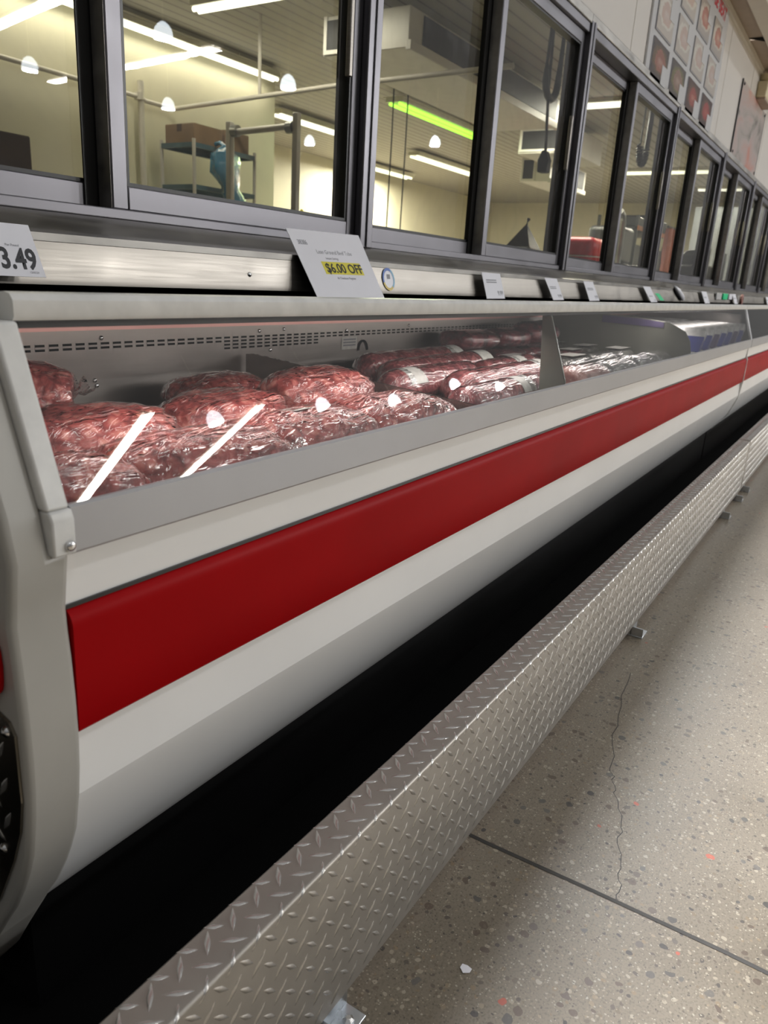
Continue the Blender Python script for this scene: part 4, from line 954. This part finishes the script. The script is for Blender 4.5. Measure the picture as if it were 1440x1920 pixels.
tr_ = tag(MB().box(5.85, 6.4, 2.44, 2.56, 2.9, 3.03).build('cable_track', M['machine'], bevel=.01), 'dark ceiling box carrying the pendant cables', 'cable box')
# second coiled cord and lamp in the fourth window pair
cc = []
for k in range(120):
    tt = k/119; a = R(180+180*tt); cx_, cz_ = 8.82 + .13*math.cos(a), 2.42 + .16*math.sin(a)
    cc.append((cx_ + .03*math.cos(k*.95)*math.cos(a), 2.5 + .03*math.sin(k*.95), cz_ + .03*math.cos(k*.95)*math.sin(a)))
t = thing('spring_cable', 'springy black coiled cord hanging in the third window', 'cable', (8.8, 2.5, 2.2))
MB().tube([(8.74, 2.5, 3.02), (8.70, 2.5, 2.6), (8.69, 2.5, 2.42)], .009, 6).build('straight_lead', M['cord'], t, smooth=True)
MB().tube(cc, .010, 6).build('coil', M['cord'], t, smooth=True)
MB().tube([(8.95, 2.5, 2.42), (8.97, 2.5, 3.0295)], .03, 8).build('riser', M['machine'], t, smooth=True)
# benches with machines, trays, shelves further right
tb = thing('steel_bench', 'long steel bench behind the third window', 'bench', (9.0, 3.2, 0))
MB().box(7.0, 11.0, 2.75, 3.6, 1.12, 1.16).build('table_top', M['machinesteel'], tb, bevel=.006)
for x in (7.1, 9.0, 10.9):
    for y in (2.82, 3.52): MB().box(x-.03, x+.03, y-.03, y+.03, 0, 1.12).build('leg', M['machinesteel'], tb)
bk = thing('black_bag', 'black pointed plastic bag standing on the bench', 'plastic bag', (7.25, 3.05, 1.16))
vs = [(7.02, 2.80, 1.16), (7.45, 2.78, 1.16), (7.5, 3.3, 1.16), (7.05, 3.32, 1.16), (7.10, 2.95, 1.30), (7.42, 2.95, 1.27), (7.24, 3.06, 1.52), (7.40, 3.2, 1.3), (7.10, 3.2, 1.3)]
o = MB().add(vs, [(0,1,5,4),(4,5,6),(1,2,7,5),(5,7,6),(2,3,8,7),(7,8,6),(3,0,4,8),(8,4,6),(0,3,2,1)]).build('bag_body', M['blackbag'], bk)
MB().tube([(7.24, 3.06, 1.50), (7.25, 3.06, 1.53), (7.27, 3.06, 1.56)], [.012, .006, .02], 8).build('twisted_neck', M['blackbag'], bk)
rb = thing('red_tub', 'red plastic tub with a white cloth on the bench', 'tub', (8.95, 3.05, 1.16))
MB().box(8.72, 9.2, 2.85, 3.28, 1.30, 1.51).build('tub_body', M['redplastic'], rb, bevel=.09, seg=5)
MB().lathe((8.95, 3.05, 1.16), [(.12, 0), (.20, .04), (.24, .11), (.245, .135), (.2, .14)], 24).build('base_dish', M['redplastic'], rb, smooth=True)
MB().lathe((8.95, 3.05, 1.295), [(.25, 0), (.255, .012), (.2, .018)], 24).build('white_rim', M['traywhite'], rb, smooth=True)
mc = thing('meat_slicer', 'dark grey slicing machine with a curved steel guard', 'slicer', (10.5, 3.1, 1.16))
MB().box(9.75, 10.9, 2.85, 3.5, 1.16, 1.28).build('base', M['machine'], mc, bevel=.03)
MB().box(10.2, 10.8, 3.0, 3.45, 1.28, 1.75).build('motor_housing', M['machine'], mc, bevel=.06, seg=3)
MB().lathe((10.1, 3.1, 1.55), [(.0, 0), (.24, 0), (.25, .012), (.24, .03), (.0, .035)], 28, 'y').build('blade', M['machinesteel'], mc, smooth=True)
MB().tube([(9.85, 2.9, 1.28), (9.85, 2.9, 1.75), (9.8, 2.9, 1.83), (9.68, 2.9, 1.87)], .035, 10).build('guard_bar', M['machinesteel'], mc, smooth=True)
rs = thing('dark_shelving', 'dark shelving with orange edge strips and dark bins', 'shelving', (12.2, 3.6, 0))
for z in (1.25, 1.85): 
    MB().box(11.6, 13.6, 3.2, 3.8, z-.03, z).build('shelf', M['machine'], rs)
    MB().box(11.59, 13.6, 3.185, 3.199, z-.05, z+.01).build('shelf_strip', M['orange'], rs)
for x in (11.62, 13.58):
    for y in (3.22, 3.78): MB().box(x-.02, x+.02, y-.02, y+.02, 0, 2.0).build('upright', M['machine'], rs)
for k in range(4):
    b_ = MB().box(11.75+.46*k, 12.13+.46*k, 3.25, 3.7, 1.25, 1.62).build('dark_bin', M['machine'] if k % 2 else M['cord'], bevel=.02)
    tag(b_, 'dark bin on the shelving with orange strips, %s from the window side' % wn[k], 'bin', 'bins on the dark shelving')
    b_ = MB().box(11.7+.46*k, 12.1+.46*k, 3.25, 3.7, 1.85, 2.0+.05*(k % 2)).build('black_tray', M['cord'], bevel=.02)
    tag(b_, 'black tray on the upper dark shelf, %s from the window side' % wn[k], 'tray', 'trays on the upper dark shelf')
ss = thing('salmon_apron', 'salmon-orange sheet hanging behind the fourth window', 'sheet', (8.2, 1.9, 1.1))
sm_ = MB(); vs = []
for i in range(9):
    for k in range(13):
        u = k/12; z = 1.08 + .46*i/8
        vs.append((7.75 + .42*u, 1.85 + .03*math.sin(u*14 + i*.3), z))
sm_.add(vs, [(i*13+k, i*13+k+1, (i+1)*13+k+1, (i+1)*13+k) for i in range(8) for k in range(12)])
sm_.build('sheet', M['salmon'], ss, smooth=True, angle=180)
MB().tube([(7.72, 1.85, 1.55), (8.2, 1.85, 1.55)], .012, 8).build('rail', M['machinesteel'], ss, smooth=True)
MB().tube([(8.2, 1.85, 0), (8.2, 1.85, 1.55)], .015, 8).build('stand', M['machinesteel'], ss, smooth=True)
ct = thing('equipment_cart', 'cart stacked with dark equipment near the far windows', 'cart', (10.7, 2.2, 0))
MB().box(10.1, 11.3, 1.85, 2.5, 1.05, 1.1).build('tray', M['machinesteel'], ct, bevel=.01)
for x in (10.15, 11.25):
    for y in (1.9, 2.45): MB().tube([(x, y, 0), (x, y, 1.5)], .018, 8).build('leg', M['machinesteel'], ct, smooth=True)
MB().box(10.25, 10.9, 1.95, 2.4, 1.1, 1.32).build('motor_box', M['machine'], ct, bevel=.03)
MB().lathe((10.5, 2.15, 1.32), [(.16, 0), (.16, .1), (.1, .16), (.06, .17)], 18).build('dark_drum', M['cord'], ct, smooth=True)
MB().box(10.95, 11.2, 1.95, 2.4, 1.1, 1.22).build('red_box', M['steak'], ct, bevel=.02)
yh = MB().tube([(6.66, 5.4, 0), (6.66, 5.4, 1.42), (6.66, 5.4, 1.5), (6.70, 5.4, 1.56), (6.75, 5.4, 1.52)], .022, 8).build('yellow_pole', M['yellow'], smooth=True)
tag(yh, 'yellow hooked pole standing in the cutting room behind the first window', 'pole')
mcb = thing('wall_counter', 'low counter with small tools below the second window view', 'counter', (9.0, 6.6, 0))
MB().box(7.4, 11.5, 6.2, 7.0, 1.2, 1.25).build('table_top', M['machinesteel'], mcb, bevel=.006)
for x in (7.5, 11.4): MB().box(x-.03, x+.03, 6.25, 6.95, 0, 1.2).build('leg', M['machinesteel'], mcb)
carton('small brown carton on the low counter', (9.7, 10.1, 6.3, 6.7, 1.25, 1.6))
tp = thing('label_printer', 'small dark label printer on the low counter', 'printer', (11.0, 6.5, 1.25))
MB().box(10.8, 11.15, 6.35, 6.65, 1.25, 1.45).build('body', M['cord'], tp, bevel=.03); MB().box(10.9, 11.02, 6.45, 6.55, 1.45, 1.62).build('roll_holder', M['machine'], tp, bevel=.01)
# scrap of paper on the floor
sc_ = MB(); vs = [(.8 + .009*math.cos(R(60*k))*(1 if k % 2 else .7), .308 + .009*math.sin(R(60*k)), .0015) for k in range(6)]
tag(sc_.add(vs, [tuple(range(6))]).build('paper_scrap', M['paper']), 'tiny white paper scrap on the concrete floor', 'scrap')

# ------------------------------------------------------------------ store lights (far rows and strips mirror in the glass; nearer rows are unseen)
def high_bay(x, y, z, en, s=1.0):
    t = thing('high_bay_lamp', 'white dome high bay lamp out of view', 'lamp', (x, y, z), 'high bay lamps, mirrored far rows and added unseen rows')
    MB().lathe((x, y, z), [(.24*s, 0), (.235*s, .08*s), (.2*s, .2*s), (.12*s, .3*s), (.06*s, .34*s)], 20).build('dome', M['dome'], t, smooth=True)
    MB().lathe((x, y, z-.005), [(.0, .01), (.22*s, .01), (.22*s, 0), (.0, 0)], 20).build('diffuser', M['domeglow'], t, smooth=True)
    MB().tube([(x, y, z+.3*s), (x, y, z+1.6)], .008, 6).build('stem', M['fixture'], t, smooth=True)
    la = bpy.data.lights.new('lamp_light', 'AREA'); la.shape = 'DISK'; la.size = .42*s; la.energy = en; la.color = (.99, .99, 1.0)
    lo = bpy.data.objects.new('lamp_glow', la); C.objects.link(lo); lo.parent = t; lo.location = (0, 0, -.03)
M['dome'] = emission('glowing_dome', (.85, .93, 1.0), 7); M['domeglow'] = emission('dome_diffuser', (.95, .97, 1.0), 15)
for x, y in ((11.2, -9.5), (15.1, -9.7), (19.3, -10.3), (22.6, -9.9), (28.3, -11.0), (11.8, -14.5), (15.9, -14.6), (21.5, -14.1)): high_bay(x, y, 5.0, 480, .75)
for x in (-1.5, 2.5, 6.5, 10.5, 14.5): high_bay(x, -3.2, 6.8, 22)  # added aisle row, unseen, serving only as a light source
for x in (0.5, 4.5, 8.5, 12.5, 16.5): high_bay(x, 2.4, 7.0, 400)  # unseen row over the cutting room, set to shape the floor's shadow band
M['striptube'] = emission('strip_tube', (1.0, .94, .82), 6.5)
fixture('double strip light over the sales floor, mirrored left in the case glass', (8.75, -8.5, 5.0), (9.75, -13.6, 5.0), M['striptube'], 'strip lights over the sales floor', .27, 260, (1, .97, .9))
fixture('double strip light over the sales floor, mirrored right in the case glass', (12.0, -8.9, 5.0), (12.7, -15.0, 5.0), M['striptube'], 'strip lights over the sales floor', .27, 260, (1, .97, .9))
# area lights added under the hoods to brighten the case interiors
for xa, xb, cs, en in ((XA+.1, XJ-.1, case1, 6.0), (XJ+.1, XE-.1, case2, .6)):
    la = bpy.data.lights.new('case_fill_light', 'AREA'); la.shape = 'RECTANGLE'; la.size = xb-xa; la.size_y = .04; la.energy = en; la.color = (1, .93, .9)
    lo = bpy.data.objects.new('case_fill_light', la); C.objects.link(lo); lo.parent = cs
    lo.location = Vector(((xa+xb)/2, .74, .872)) - cs.location; lo.rotation_euler = (R(18), 0, 0)

# ------------------------------------------------------------------ ambient store light
wd = bpy.data.worlds.new('store'); bpy.context.scene.world = wd; wd.use_nodes = True
N, L = wd.node_tree.nodes, wd.node_tree.links
bgn = N['Background']; tc = N.new('ShaderNodeTexCoord'); sx = N.new('ShaderNodeSeparateXYZ'); L.new(tc.outputs['Generated'], sx.inputs[0])
mr = N.new('ShaderNodeMapRange'); mr.inputs[1].default_value = -1; mr.inputs[2].default_value = 1; L.new(sx.outputs[2], mr.inputs[0])
rp = ramp(N, [(0.0, (.12, .115, .11)), (.48, (.14, .137, .133)), (.56, (.2, .198, .195)), (.75, (.5, .495, .49)), (1.0, (.75, .745, .74))]); L.new(mr.outputs[0], rp.inputs[0])
L.new(rp.outputs[0], bgn.inputs[0]); bgn.inputs[1].default_value = 0.42

sc = bpy.context.scene
sc.view_settings.view_transform = 'Standard'; sc.view_settings.look = 'None'; sc.view_settings.exposure = 0.27
sc.cycles.transparent_max_bounces = 24; sc.cycles.max_bounces = 8; sc.cycles.caustics_reflective = False; sc.cycles.caustics_refractive = False
sc.cycles.sample_clamp_indirect = 4.0
